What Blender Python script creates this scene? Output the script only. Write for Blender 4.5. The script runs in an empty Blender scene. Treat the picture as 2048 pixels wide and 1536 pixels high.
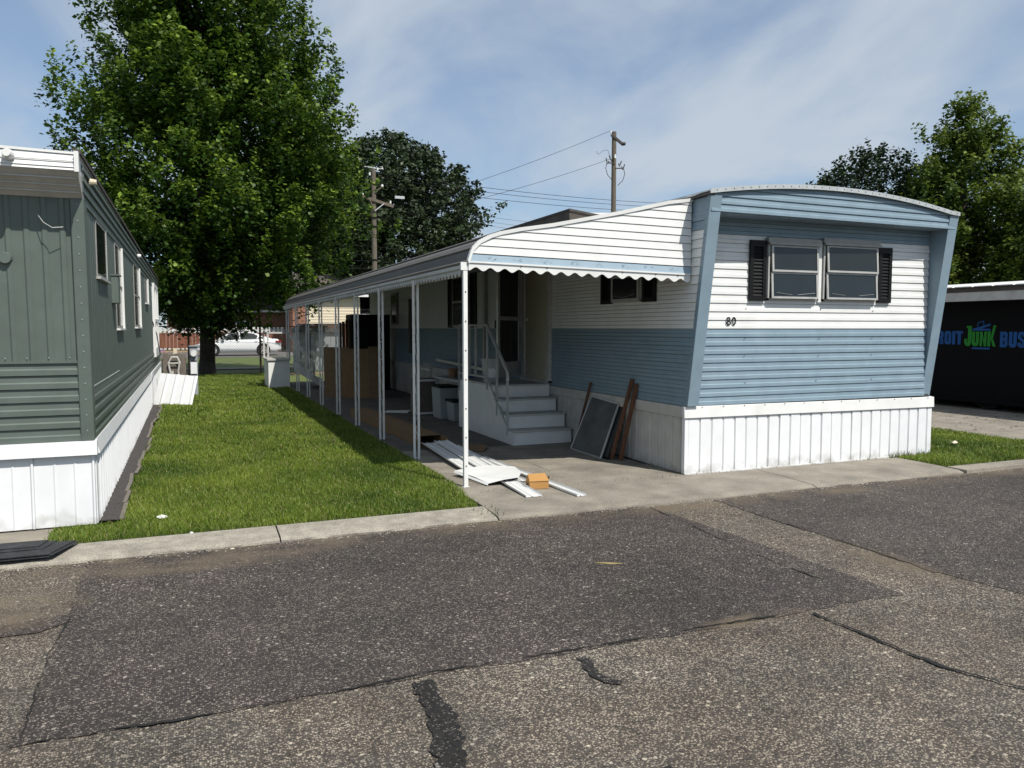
import bpy, bmesh, math, random
import numpy as np
from mathutils import Vector, Matrix
R_ = random.Random(7)
scene = bpy.context.scene
COL = scene.collection
rad = math.radians

# ------------------------------------------------------------------ camera, sky, sun, exposure
cam_d = bpy.data.cameras.new('camera'); cam = bpy.data.objects.new('camera', cam_d); COL.objects.link(cam)
cam_d.sensor_width = 36; cam_d.lens = 1560/2048*36; cam_d.clip_start = .05; cam_d.clip_end = 3000
cam.location = (0, 0, 1.6)
cam.rotation_euler = (rad(90)-math.atan(111.5/1560), 0, -math.atan(646/1560))
scene.camera = cam
SUN = Vector((.25, -.74, 1.0)).normalized()
sun_el = math.asin(SUN.z); sun_az = math.atan2(SUN.x, SUN.y)
sd = bpy.data.lights.new('sun', 'SUN'); sd.energy = 5.0; sd.angle = rad(.53); sd.color = (1, .955, .88)
so = bpy.data.objects.new('sun', sd); COL.objects.link(so)
so.rotation_euler = SUN.to_track_quat('Z', 'Y').to_euler()
world = bpy.data.worlds.new('World'); scene.world = world; world.use_nodes = True
def build_world():
    nt = world.node_tree; nt.nodes.clear(); N = nt.nodes.new; L = nt.links.new
    out = N('ShaderNodeOutputWorld'); bg = N('ShaderNodeBackground'); bg.inputs['Strength'].default_value = .08
    sky = N('ShaderNodeTexSky'); sky.sky_type = 'NISHITA'; sky.sun_disc = False
    sky.sun_elevation = sun_el; sky.sun_rotation = sun_az; sky.air_density = 1.0; sky.dust_density = .3; sky.ozone_density = 3.0
    tc = N('ShaderNodeTexCoord'); sep = N('ShaderNodeSeparateXYZ'); L(tc.outputs['Generated'], sep.inputs[0])
    zc = N('ShaderNodeMath'); zc.operation = 'MAXIMUM'; L(sep.outputs['Z'], zc.inputs[0]); zc.inputs[1].default_value = 0
    za = N('ShaderNodeMath'); za.operation = 'ADD'; L(zc.outputs[0], za.inputs[0]); za.inputs[1].default_value = .22
    dx = N('ShaderNodeMath'); dx.operation = 'DIVIDE'; L(sep.outputs['X'], dx.inputs[0]); L(za.outputs[0], dx.inputs[1])
    dy = N('ShaderNodeMath'); dy.operation = 'DIVIDE'; L(sep.outputs['Y'], dy.inputs[0]); L(za.outputs[0], dy.inputs[1])
    cb = N('ShaderNodeCombineXYZ'); L(dx.outputs[0], cb.inputs[0]); L(dy.outputs[0], cb.inputs[1])
    mp = N('ShaderNodeMapping'); mp.inputs['Rotation'].default_value = (0, 0, rad(35)); mp.inputs['Scale'].default_value = (1.0, .55, 1); mp.inputs['Location'].default_value = (4.4, 5.1, 0)
    L(cb.outputs[0], mp.inputs[0])
    n1 = N('ShaderNodeTexNoise'); n1.inputs['Scale'].default_value = 1.25; n1.inputs['Detail'].default_value = 9; n1.inputs['Roughness'].default_value = .52; n1.inputs['Distortion'].default_value = .45
    L(mp.outputs[0], n1.inputs['Vector'])
    mr = N('ShaderNodeMapRange'); mr.interpolation_type = 'SMOOTHSTEP'
    mr.inputs['From Min'].default_value = .37; mr.inputs['From Max'].default_value = .60; mr.inputs['To Min'].default_value = .34; mr.inputs['To Max'].default_value = .97
    L(n1.outputs['Fac'], mr.inputs['Value'])
    tint = N('ShaderNodeMix'); tint.data_type = 'RGBA'; tint.blend_type = 'MULTIPLY'; tint.inputs['Factor'].default_value = 1; L(sky.outputs[0], tint.inputs['A']); tint.inputs['B'].default_value = (1.0, 1.3, 1.45, 1)
    mx = N('ShaderNodeMix'); mx.data_type = 'RGBA'; L(mr.outputs[0], mx.inputs['Factor']); L(tint.outputs['Result'], mx.inputs['A'])
    mx.inputs['B'].default_value = (6.7, 7.6, 8.7, 1)
    L(mx.outputs['Result'], bg.inputs['Color']); L(bg.outputs[0], out.inputs[0])
build_world()
scene.view_settings.view_transform = 'Standard'; scene.view_settings.look = 'None'
scene.view_settings.exposure = 0.0; scene.view_settings.gamma = 1; scene.view_settings.use_curve_mapping = False
scene.render.engine = 'CYCLES'
scene.cycles.max_bounces = 6; scene.cycles.diffuse_bounces = 1; scene.cycles.transparent_max_bounces = 12

# ------------------------------------------------------------------ materials
def rgb(c): return (c[0], c[1], c[2], 1)
def mat(name, col, rough=.6, metal=0, var=.12, scale=6, bump=0, bscale=60, dirt=None, dirt_amt=0, dscale=2.5, spec=.5, stretch=(1,1,1), coat=0, mud=0, grain=0):
    m = bpy.data.materials.new(name); m.use_nodes = True
    nt = m.node_tree; N = nt.nodes.new; L = nt.links.new; b = nt.nodes['Principled BSDF']
    b.inputs['Roughness'].default_value = rough; b.inputs['Metallic'].default_value = metal
    b.inputs['Specular IOR Level'].default_value = spec; b.inputs['Coat Weight'].default_value = coat
    g = N('ShaderNodeNewGeometry'); mp = N('ShaderNodeMapping'); mp.inputs['Scale'].default_value = stretch; L(g.outputs['Position'], mp.inputs[0])
    n = N('ShaderNodeTexNoise'); n.inputs['Scale'].default_value = scale; n.inputs['Detail'].default_value = 5; L(mp.outputs[0], n.inputs['Vector'])
    mr = N('ShaderNodeMapRange'); mr.inputs['From Min'].default_value = .3; mr.inputs['From Max'].default_value = .7
    mr.inputs['To Min'].default_value = 1-var; mr.inputs['To Max'].default_value = 1+var*.6; L(n.outputs['Fac'], mr.inputs['Value'])
    mu = N('ShaderNodeMix'); mu.data_type = 'RGBA'; mu.blend_type = 'MULTIPLY'; mu.inputs['Factor'].default_value = 1
    mu.inputs['A'].default_value = rgb(col); L(mr.outputs[0], mu.inputs['B']); last = mu.outputs['Result']
    if dirt:
        n2 = N('ShaderNodeTexNoise'); n2.inputs['Scale'].default_value = dscale; n2.inputs['Detail'].default_value = 8; n2.inputs['Roughness'].default_value = .65; L(mp.outputs[0], n2.inputs['Vector'])
        r2 = N('ShaderNodeMapRange'); r2.inputs['From Min'].default_value = .5; r2.inputs['From Max'].default_value = .72; r2.inputs['To Max'].default_value = dirt_amt; L(n2.outputs['Fac'], r2.inputs['Value'])
        m2 = N('ShaderNodeMix'); m2.data_type = 'RGBA'; L(r2.outputs[0], m2.inputs['Factor']); L(last, m2.inputs['A']); m2.inputs['B'].default_value = rgb(dirt); last = m2.outputs['Result']
    if grain:
        n5 = N('ShaderNodeTexNoise'); n5.inputs['Scale'].default_value = 95; n5.inputs['Detail'].default_value = 3; n5.inputs['Roughness'].default_value = .8; L(g.outputs['Position'], n5.inputs['Vector'])
        r5 = N('ShaderNodeMapRange'); r5.inputs['From Min'].default_value = .36; r5.inputs['From Max'].default_value = .64; r5.inputs['To Min'].default_value = 1-grain; r5.inputs['To Max'].default_value = 1+grain*.8; L(n5.outputs['Fac'], r5.inputs['Value'])
        m5 = N('ShaderNodeMix'); m5.data_type = 'RGBA'; m5.blend_type = 'MULTIPLY'; m5.inputs['Factor'].default_value = 1; L(last, m5.inputs['A']); L(r5.outputs[0], m5.inputs['B']); last = m5.outputs['Result']
    if mud:
        sz = N('ShaderNodeSeparateXYZ'); L(g.outputs['Position'], sz.inputs[0])
        n4 = N('ShaderNodeTexNoise'); n4.inputs['Scale'].default_value = 7; n4.inputs['Detail'].default_value = 7; L(g.outputs['Position'], n4.inputs['Vector'])
        ad = N('ShaderNodeMath'); ad.operation = 'MULTIPLY_ADD'; L(n4.outputs['Fac'], ad.inputs[0]); ad.inputs[1].default_value = -mud*2.2; L(sz.outputs['Z'], ad.inputs[2])
        r4_ = N('ShaderNodeMapRange'); r4_.inputs['From Min'].default_value = -mud*.6; r4_.inputs['From Max'].default_value = -mud*1.6; r4_.inputs['To Max'].default_value = .75; L(ad.outputs[0], r4_.inputs['Value'])
        m4 = N('ShaderNodeMix'); m4.data_type = 'RGBA'; L(r4_.outputs[0], m4.inputs['Factor']); L(last, m4.inputs['A']); m4.inputs['B'].default_value = (.25, .225, .18, 1); last = m4.outputs['Result']
    L(last, b.inputs['Base Color'])
    if bump:
        n3 = N('ShaderNodeTexNoise'); n3.inputs['Scale'].default_value = bscale; n3.inputs['Detail'].default_value = 4; L(mp.outputs[0], n3.inputs['Vector'])
        bp = N('ShaderNodeBump'); bp.inputs['Strength'].default_value = bump; bp.inputs['Distance'].default_value = .01; L(n3.outputs['Fac'], bp.inputs['Height']); L(bp.outputs[0], b.inputs['Normal'])
    return m
def leaf_mat(name, c0, c1, trans=.35, big=.6, tip=None, straw=False):
    m = bpy.data.materials.new(name); m.use_nodes = True
    nt = m.node_tree; nt.nodes.clear(); N = nt.nodes.new; L = nt.links.new
    out = N('ShaderNodeOutputMaterial'); g = N('ShaderNodeNewGeometry')
    n = N('ShaderNodeTexNoise'); n.inputs['Scale'].default_value = big; n.inputs['Detail'].default_value = 3; L(g.outputs['Position'], n.inputs['Vector'])
    a = N('ShaderNodeMath'); a.operation = 'MULTIPLY_ADD'; L(g.outputs['Random Per Island'], a.inputs[0]); a.inputs[1].default_value = .55
    s = N('ShaderNodeMath'); s.operation = 'MULTIPLY_ADD'; L(n.outputs['Fac'], s.inputs[0]); s.inputs[1].default_value = 1.6; s.inputs[2].default_value = -.58; L(s.outputs[0], a.inputs[2]); a.use_clamp = True
    mx = N('ShaderNodeMix'); mx.data_type = 'RGBA'; L(a.outputs[0], mx.inputs['Factor']); mx.inputs['A'].default_value = rgb(c0); mx.inputs['B'].default_value = rgb(c1)
    if straw:
        gt = N('ShaderNodeMath'); gt.operation = 'GREATER_THAN'; gt.inputs[1].default_value = .94
        ff = N('ShaderNodeMath'); ff.operation = 'FRACT'; f7 = N('ShaderNodeMath'); f7.operation = 'MULTIPLY'; f7.inputs[1].default_value = 7.31
        L(g.outputs['Random Per Island'], f7.inputs[0]); L(f7.outputs[0], ff.inputs[0]); L(ff.outputs[0], gt.inputs[0])
        mz = N('ShaderNodeMix'); mz.data_type = 'RGBA'; L(gt.outputs[0], mz.inputs['Factor']); L(mx.outputs['Result'], mz.inputs['A']); mz.inputs['B'].default_value = (.38, .33, .14, 1); mx = mz
    d = N('ShaderNodeBsdfPrincipled'); d.inputs['Roughness'].default_value = .5; d.inputs['Specular IOR Level'].default_value = .35; L(mx.outputs['Result'], d.inputs['Base Color'])
    t = N('ShaderNodeBsdfTranslucent'); L(mx.outputs['Result'], t.inputs['Color'])
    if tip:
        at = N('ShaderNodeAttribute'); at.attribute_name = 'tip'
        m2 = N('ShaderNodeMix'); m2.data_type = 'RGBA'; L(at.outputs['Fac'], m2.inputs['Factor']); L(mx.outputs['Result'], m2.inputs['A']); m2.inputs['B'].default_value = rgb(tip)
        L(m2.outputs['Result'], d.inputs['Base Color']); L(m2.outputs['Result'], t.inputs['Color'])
    ms = N('ShaderNodeMixShader'); ms.inputs[0].default_value = trans; L(d.outputs[0], ms.inputs[1]); L(t.outputs[0], ms.inputs[2]); L(ms.outputs[0], out.inputs[0])
    return m
def aggregate_mat(name, dark, light, scale, frac, sand=(.16,.125,.085), kerb_y=None, vmix=.3, tint=None):
    """asphalt: bitumen with voronoi stones in it, broad wear, sand washed up along the kerb"""
    m = bpy.data.materials.new(name); m.use_nodes = True
    nt = m.node_tree; N = nt.nodes.new; L = nt.links.new; b = nt.nodes['Principled BSDF']; b.inputs['Roughness'].default_value = .85; b.inputs['Specular IOR Level'].default_value = .3
    g = N('ShaderNodeNewGeometry'); P = g.outputs['Position']
    v = N('ShaderNodeTexVoronoi'); v.inputs['Scale'].default_value = scale; v.inputs['Randomness'].default_value = 1; L(P, v.inputs['Vector'])
    sp = N('ShaderNodeSeparateColor'); L(v.outputs['Color'], sp.inputs[0])
    v2 = N('ShaderNodeTexVoronoi'); v2.inputs['Scale'].default_value = scale*.42; L(P, v2.inputs['Vector'])
    sp2 = N('ShaderNodeSeparateColor'); L(v2.outputs['Color'], sp2.inputs[0])
    def ramp(src, a, c, lo=0., hi=1.):
        r = N('ShaderNodeMapRange'); r.inputs['From Min'].default_value = a; r.inputs['From Max'].default_value = c; r.inputs['To Min'].default_value = lo; r.inputs['To Max'].default_value = hi; L(src, r.inputs['Value']); return r.outputs[0]
    def mix(f, A, B, mode='MIX'):
        x = N('ShaderNodeMix'); x.data_type = 'RGBA'; x.blend_type = mode
        for s, k in ((f, 'Factor'), (A, 'A'), (B, 'B')):
            if isinstance(s, (int, float)): x.inputs[k].default_value = s
            elif isinstance(s, tuple): x.inputs[k].default_value = rgb(s)
            else: L(s, x.inputs[k])
        return x.outputs['Result']
    def noise(sc, det=6, rough=.6):
        n = N('ShaderNodeTexNoise'); n.inputs['Scale'].default_value = sc; n.inputs['Detail'].default_value = det; n.inputs['Roughness'].default_value = rough; L(P, n.inputs['Vector']); return n.outputs['Fac']
    stones = ramp(sp.outputs[0], 1-frac, 1-frac*.35)
    edge = ramp(v.outputs['Distance'], .62, .4)
    ml = N('ShaderNodeMath'); ml.operation = 'MULTIPLY'; L(stones, ml.inputs[0]); L(edge, ml.inputs[1])
    stonecol = mix(sp.outputs[1], light, (light[0]*1.35, light[1]*1.3, light[2]*1.2))
    c = mix(ml.outputs[0], dark, stonecol)
    dk = ramp(sp.outputs[2], .6, 1, 1, .5); c = mix(1., c, dk, 'MULTIPLY')
    big = ramp(sp2.outputs[0], .965, .975, 0, .85); be = ramp(v2.outputs['Distance'], .5, .3)
    mb = N('ShaderNodeMath'); mb.operation = 'MULTIPLY'; L(big, mb.inputs[0]); L(be, mb.inputs[1])
    c = mix(mb.outputs[0], c, (light[0]*1.7, light[1]*1.7, light[2]*1.65))
    c = mix(1., c, ramp(noise(.9), .3, .7, 1-vmix, 1+vmix*.7), 'MULTIPLY')
    c = mix(1., c, ramp(noise(4.5, 8), .3, .7, 1-vmix*.6, 1+vmix*.5), 'MULTIPLY')
    c = mix(1., c, ramp(noise(.35, 3), .35, .65, .86, 1.1), 'MULTIPLY')
    c = mix(1., c, ramp(noise(14, 3), .32, .6, .84, 1.05), 'MULTIPLY')
    hue = ramp(noise(1.7), .42, .62, 0, .55); c = mix(hue, c, mix(1., c, tint or (1.06, .98, .92), 'MULTIPLY'))
    if kerb_y is not None:
        s = N('ShaderNodeSeparateXYZ'); L(P, s.inputs[0])
        f = ramp(s.outputs[1], kerb_y-.42, kerb_y, 0, .9); nn = ramp(noise(2.4), .38, .66, 0, 1.15)
        q = N('ShaderNodeMath'); q.operation = 'MULTIPLY'; q.use_clamp = True; L(f, q.inputs[0]); L(nn, q.inputs[1])
        c = mix(q.outputs[0], c, sand)
    sx_ = N('ShaderNodeSeparateXYZ'); L(P, sx_.inputs[0])
    for (ox, oy, rx, ry) in ((4.56, 4.0, .16, .55), (4.1, 5.95, .55, .16), (6.1, 5.9, .35, .12), (.1, 5.75, .9, .20), (-1.2, 5.2, .6, .5), (2.9, 3.45, .4, .08)):
        aa = N('ShaderNodeMath'); aa.operation = 'MULTIPLY_ADD'; L(sx_.outputs[0], aa.inputs[0]); aa.inputs[1].default_value = 1/rx; aa.inputs[2].default_value = -ox/rx
        ab = N('ShaderNodeMath'); ab.operation = 'MULTIPLY_ADD'; L(sx_.outputs[1], ab.inputs[0]); ab.inputs[1].default_value = 1/ry; ab.inputs[2].default_value = -oy/ry
        a2 = N('ShaderNodeMath'); a2.operation = 'MULTIPLY'; L(aa.outputs[0], a2.inputs[0]); L(aa.outputs[0], a2.inputs[1])
        b2 = N('ShaderNodeMath'); b2.operation = 'MULTIPLY_ADD'; L(ab.outputs[0], b2.inputs[0]); L(ab.outputs[0], b2.inputs[1]); L(a2.outputs[0], b2.inputs[2])
        d1 = ramp(b2.outputs[0], 1.2, .1, 0, .75); nz = ramp(noise(3.3), .36, .62, .1, 1)
        q2 = N('ShaderNodeMath'); q2.operation = 'MULTIPLY'; L(d1, q2.inputs[0]); L(nz, q2.inputs[1]); c = mix(q2.outputs[0], c, sand)
    L(c, b.inputs['Base Color'])
    h = N('ShaderNodeMath'); h.operation = 'ADD'; L(sp.outputs[0], h.inputs[0]); L(edge, h.inputs[1])
    bp = N('ShaderNodeBump'); bp.inputs['Strength'].default_value = .55; bp.inputs['Distance'].default_value = .004; L(h.outputs[0], bp.inputs['Height']); L(bp.outputs[0], b.inputs['Normal'])
    return m

M = {}
M['white'] = mat('white_painted_metal', (.76,.76,.74), .42, var=.05, bump=.22, bscale=2.2, dirt=(.52,.50,.45), dirt_amt=.22)
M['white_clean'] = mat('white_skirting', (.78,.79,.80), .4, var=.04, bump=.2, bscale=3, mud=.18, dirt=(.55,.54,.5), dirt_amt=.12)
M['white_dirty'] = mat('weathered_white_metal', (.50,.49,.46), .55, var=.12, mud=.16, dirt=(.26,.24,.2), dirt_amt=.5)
M['awning_under'] = mat('shade_toned_awning_metal', (.11,.105,.097), .6, var=.12, dirt=(.14,.13,.11), dirt_amt=.6, stretch=(3,.5,3))  # white awning metal coloured dark to deepen the shade beneath it
M['blue'] = mat('faded_blue_siding', (.205,.285,.345), .5, var=.09, bump=.2, bscale=2.2, dirt=(.27,.33,.38), dirt_amt=.3)
M['blue_band'] = mat('pale_blue_band', (.32,.42,.50), .5, var=.06)
M['green'] = mat('grey_green_siding', (.105,.133,.115), .45, var=.08, bump=.25, bscale=1.8, dirt=(.15,.185,.165), dirt_amt=.35)
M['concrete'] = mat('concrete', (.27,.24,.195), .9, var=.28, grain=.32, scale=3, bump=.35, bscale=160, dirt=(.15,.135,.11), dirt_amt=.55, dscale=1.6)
M['patio'] = mat('shade_darkened_patio_concrete', (.12,.11,.092), .9, grain=.25, var=.3, scale=3, bump=.35, bscale=160, dirt=(.08,.07,.055), dirt_amt=.6, dscale=1.3)  # same concrete as the drive, with awning shade put into a darker colour
M['kerb'] = mat('kerb_concrete', (.34,.31,.255), .9, var=.26, grain=.34, scale=9, bump=.5, bscale=120, dirt=(.19,.17,.14), dirt_amt=.6, dscale=3)
M['soil'] = mat('soil_and_thatch', (.055,.062,.02), .95, var=.3, scale=20)
M['far_grass'] = mat('mown_grass', (.11,.145,.035), .95, var=.4, scale=3, dirt=(.13,.12,.05), dirt_amt=.6, dscale=.5, bump=.4, bscale=30)
M['black'] = mat('black_plastic', (.008,.008,.009), .5, var=.1, spec=.2)
M['dark_metal'] = mat('dark_roof_edge', (.06,.052,.045), .8, var=.35, scale=14)
M['roof_side'] = mat('weathered_brown_roofing', (.075,.062,.054), .85, var=.3, scale=5, dirt=(.11,.09,.08), dirt_amt=.5)
M['alu'] = mat('aluminium_trim', (.62,.62,.60), .38, metal=.55, var=.12, scale=12)
M['rail'] = mat('painted_handrail', (.42,.42,.40), .5, var=.15)
M['sash'] = mat('grey_window_frame', (.40,.40,.385), .45, var=.12, scale=10, dirt=(.3,.29,.26), dirt_amt=.4, dscale=12)
M['hood'] = mat('oxidised_window_hood', (.30,.295,.28), .5, metal=.2, var=.15, scale=10)
M['glass'] = mat('dark_window_glass', (.018,.022,.022), .12, var=.1, spec=.5)
M['screen'] = mat('insect_screen', (.055,.062,.062), .55, var=.08, spec=.2)
M['screen2'] = mat('dusty_insect_screen', (.10,.105,.10), .6, var=.35, scale=4)
M['beige'] = mat('beige_door_paint', (.50,.46,.33), .5, var=.06)
M['wood_old'] = mat('old_brown_timber', (.13,.055,.025), .75, var=.45, scale=8, stretch=(6,6,1), dirt=(.05,.03,.02), dirt_amt=.7)
M['wood_grey'] = mat('grey_weathered_board', (.15,.125,.105), .85, var=.25, stretch=(5,5,1))
M['pole'] = mat('utility_pole_timber', (.14,.115,.09), .9, var=.4, scale=5, stretch=(8,8,.6))
M['bark'] = mat('bark', (.05,.04,.03), .95, var=.45, scale=9, bump=.9, bscale=14, stretch=(2,2,.5))
M['card'] = mat('cardboard', (.43,.225,.07), .85, var=.06)
M['card_dark'] = mat('corrugated_cardboard', (.20,.125,.06), .85, var=.12)
M['ply'] = mat('plywood_sheet', (.17,.11,.055), .8, var=.18, stretch=(1,1,4))
M['shingle'] = mat('black_roofing_shingle', (.028,.03,.033), .9, var=.45, scale=60, bump=.5, bscale=250, dirt=(.07,.08,.085), dirt_amt=.5, dscale=9)
M['shingle_brown'] = mat('brown_roofing_shingle', (.06,.052,.048), .9, var=.35, scale=40, bump=.4, bscale=200)
M['shingle_edge'] = mat('shingle_cut_edge', (.17,.15,.125), .9, var=.25, scale=30)
M['grey_box'] = mat('grey_enamel', (.33,.36,.37), .45, var=.06)
M['pvc'] = mat('white_pvc_pipe', (.55,.54,.50), .4, var=.1)
M['car'] = mat('white_car_paint', (.80,.80,.80), .22, var=.01, coat=.8)
M['tyre'] = mat('tyre_rubber', (.015,.015,.015), .8)
M['red'] = mat('red_lens', (.35,.02,.02), .25)
M['brick'] = mat('brick', (.27,.13,.085), .9, var=.3, scale=14)
M['tan_brick'] = mat('tan_paving', (.34,.23,.15), .9, var=.35, scale=2)
M['cream'] = mat('cream_siding', (.62,.54,.40), .6, var=.05)
M['roof_brown'] = mat('brown_asphalt_shingles', (.11,.09,.08), .9, var=.3, scale=6)
M['redwood'] = mat('red_stained_board', (.21,.075,.04), .85, var=.35, scale=4)
M['shed'] = mat('shed_grey_panel', (.24,.26,.27), .6, var=.12)
M['rust'] = mat('rusty_steel', (.16,.07,.035), .85, var=.4, scale=8)
M['galv'] = mat('galvanised_wire', (.28,.28,.27), .5, metal=.5, var=.1)
M['porcelain'] = mat('porcelain', (.7,.7,.68), .25)
M['paper'] = mat('white_paper', (.8,.79,.75), .7, var=.05)
M['pink'] = mat('pink_petals', (.6,.12,.3), .7); M['lilac'] = mat('lilac_petals', (.5,.35,.6), .7)
M['text_blue'] = mat('blue_lettering', (.015,.085,.27), .6, spec=.2); M['text_green'] = mat('green_lettering', (.022,.22,.028), .6, spec=.2)
M['trailer_black'] = mat('black_trailer_panel', (.004,.004,.005), .6, var=.15, spec=.1)
M['bucket'] = mat('translucent_white_bucket', (.42,.44,.44), .4); M['label'] = mat('bucket_label', (.75,.75,.75), .5)
M['bluebox'] = mat('blue_plastic', (.03,.13,.30), .4)
M['terracotta'] = mat('terracotta', (.28,.15,.09), .8)
M['etch'] = mat('grey_scratch_marks', (.18,.22,.25), .6)
M['street'] = mat('far_street_asphalt', (.16,.15,.14), .9, var=.2)
M['weed'] = leaf_mat('weed_leaf', (.05,.09,.02), (.12,.17,.04), .3)
M['yellow'] = mat('dry_straw', (.42,.33,.12), .8)
M['asphalt'] = aggregate_mat('asphalt_worn', (.082,.071,.060), (.31,.275,.228), 108, .70, kerb_y=6.13)
M['asphalt_dark'] = aggregate_mat('asphalt_patch', (.056,.047,.042), (.235,.208,.182), 112, .42, kerb_y=6.13, vmix=.24, tint=(1.02,.97,1.04))
M['tar'] = aggregate_mat('tar_smear', (.026,.024,.023), (.17,.155,.14), 105, .24, vmix=.35)
M['crack'] = mat('crack_shadow', (.012,.011,.010), .95)
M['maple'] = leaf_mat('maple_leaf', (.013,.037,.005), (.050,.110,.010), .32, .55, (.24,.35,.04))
M['oak'] = leaf_mat('dark_oak_leaf', (.020,.035,.014), (.045,.068,.024), .18, .4)
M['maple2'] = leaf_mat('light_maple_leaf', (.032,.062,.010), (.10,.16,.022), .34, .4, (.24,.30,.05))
M['conifer'] = leaf_mat('dark_green_leaf', (.014,.028,.010), (.030,.050,.016), .12, .4)
M['grass'] = leaf_mat('grass_blade', (.042,.095,.010), (.26,.34,.045), .3, .9, straw=True)

# ------------------------------------------------------------------ mesh helpers
OFF = {}
class MB:
    def __init__(s): s.v = []; s.f = []; s.mi = []; s.cur = 0
    def face(s, idx): s.f.append(idx); s.mi.append(s.cur)
    def add(s, pts, faces):
        b = len(s.v); s.v += [tuple(p) for p in pts]
        for f in faces: s.face([b+i for i in f])
        return s
    def box(s, x0, x1, y0, y1, z0, z1):
        return s.add([(x0,y0,z0),(x1,y0,z0),(x1,y1,z0),(x0,y1,z0),(x0,y0,z1),(x1,y0,z1),(x1,y1,z1),(x0,y1,z1)],
                     [(0,3,2,1),(4,5,6,7),(0,1,5,4),(1,2,6,5),(2,3,7,6),(3,0,4,7)])
    def fbox(s, F, u0, u1, v0, v1, w0, w1):
        P = [F(u,v,w) for u,v,w in ((u0,v0,w0),(u1,v0,w0),(u1,v1,w0),(u0,v1,w0),(u0,v0,w1),(u1,v0,w1),(u1,v1,w1),(u0,v1,w1))]
        return s.add(P, [(0,3,2,1),(4,5,6,7),(0,1,5,4),(1,2,6,5),(2,3,7,6),(3,0,4,7)])
    def loft(s, A, B, cap=True):
        n = len(A); b = len(s.v); s.v += [tuple(p) for p in A]+[tuple(p) for p in B]
        for i in range(n):
            j = (i+1) % n; s.face([b+i, b+j, b+n+j, b+n+i])
        if cap: s.face([b+i for i in range(n)][::-1]); s.face([b+n+i for i in range(n)])
        return s
    def prism(s, pts, ext):
        e = Vector(ext); return s.loft(pts, [tuple(Vector(p)+e) for p in pts])
    def tube(s, pts, r, n=6, r1=None, cap=True):
        pts = [Vector(p) for p in pts]; r1 = r if r1 is None else r1; b = len(s.v); m = len(pts)
        up = None
        for i, p in enumerate(pts):
            d = (pts[min(i+1,m-1)]-pts[max(i-1,0)]).normalized()
            if up is None: up = d.orthogonal().normalized()
            up = (up-d*up.dot(d)).normalized(); sd_ = d.cross(up)
            rr = r+(r1-r)*i/max(1,m-1)
            for k in range(n):
                a = 2*math.pi*k/n; s.v.append(tuple(p+(up*math.cos(a)+sd_*math.sin(a))*rr))
        for i in range(m-1):
            for k in range(n):
                j = (k+1) % n; s.face([b+i*n+k, b+i*n+j, b+(i+1)*n+j, b+(i+1)*n+k])
        if cap: s.face([b+k for k in range(n)][::-1]); s.face([b+(m-1)*n+k for k in range(n)])
        return s
    def bar(s, p0, p1, w, t, up=(0,0,1)):
        p0 = Vector(p0); p1 = Vector(p1); d = (p1-p0).normalized(); u = Vector(up); u = (u-d*u.dot(d))
        if u.length < 1e-4: u = d.orthogonal()
        u.normalize(); q = d.cross(u)
        c = [u*w/2+q*t/2, u*w/2-q*t/2, -u*w/2-q*t/2, -u*w/2+q*t/2]
        return s.loft([p0+x for x in c], [p1+x for x in c])
    def ball(s, c, r, n=8, sx=1, sy=1, sz=1):
        b = len(s.v); c = Vector(c); k = n//2
        for i in range(1, k):
            t = math.pi*i/k
            for j in range(n):
                a = 2*math.pi*j/n; s.v.append((c.x+r*sx*math.sin(t)*math.cos(a), c.y+r*sy*math.sin(t)*math.sin(a), c.z+r*sz*math.cos(t)))
        s.v.append((c.x,c.y,c.z+r*sz)); s.v.append((c.x,c.y,c.z-r*sz)); T = len(s.v)-2
        for i in range(k-2):
            for j in range(n): s.face([b+i*n+j, b+(i+1)*n+j, b+(i+1)*n+(j+1)%n, b+i*n+(j+1)%n])
        for j in range(n):
            s.face([T, b+j, b+(j+1)%n]); s.face([T+1, b+(k-2)*n+(j+1)%n, b+(k-2)*n+j])
        return s
    def build(s, name, m, parent=None, bevel=0, smooth=False, recalc=True, kind=None, label=None):
        o_ = OFF.get(parent.name, Vector((0,0,0))) if parent else Vector((0,0,0))
        me = bpy.data.meshes.new(name); me.from_pydata([tuple(Vector(p)-o_) for p in s.v], [], s.f)
        ms = m if isinstance(m, (list, tuple)) else [m]
        for x in ms: me.materials.append(x)
        if len(ms) > 1: me.polygons.foreach_set('material_index', s.mi)
        if recalc:
            bm = bmesh.new(); bm.from_mesh(me); bmesh.ops.recalc_face_normals(bm, faces=bm.faces)
            if bevel:
                bmesh.ops.bevel(bm, geom=[e for e in bm.edges if e.calc_face_angle(0) > .5], offset=bevel, segments=1, affect='EDGES', profile=.5)
            bm.to_mesh(me); bm.free()
        if smooth: me.polygons.foreach_set('use_smooth', [True]*len(me.polygons))
        o = bpy.data.objects.new(name, me); COL.objects.link(o)
        if parent: o.parent = parent
        OFF[o.name] = o_
        if kind: o['kind'] = kind
        if label: o['label'] = label
        return o
def tag(o, label=None, cat=None, group=None, kind=None):
    for k, v in (('label', label), ('category', cat), ('group', group), ('kind', kind)):
        if v: o[k] = v
    return o
def thing(name, label, cat, loc, group=None):
    o = bpy.data.objects.new(name, None); o.empty_display_size = .2; COL.objects.link(o); o.location = loc
    OFF[o.name] = Vector(loc); return tag(o, label, cat, group)
def struct(name, mb, m, **k): return tag(mb.build(name, m, **k), kind='structure')
def piece(name, mesh, parent, at, rot=(0,0,0)):
    """another object on shared mesh data, placed at a world point under a thing or part"""
    o = bpy.data.objects.new(name, mesh); COL.objects.link(o); o.parent = parent
    o.location = Vector(at)-OFF.get(parent.name, Vector((0,0,0))); o.rotation_euler = rot; return o
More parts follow.
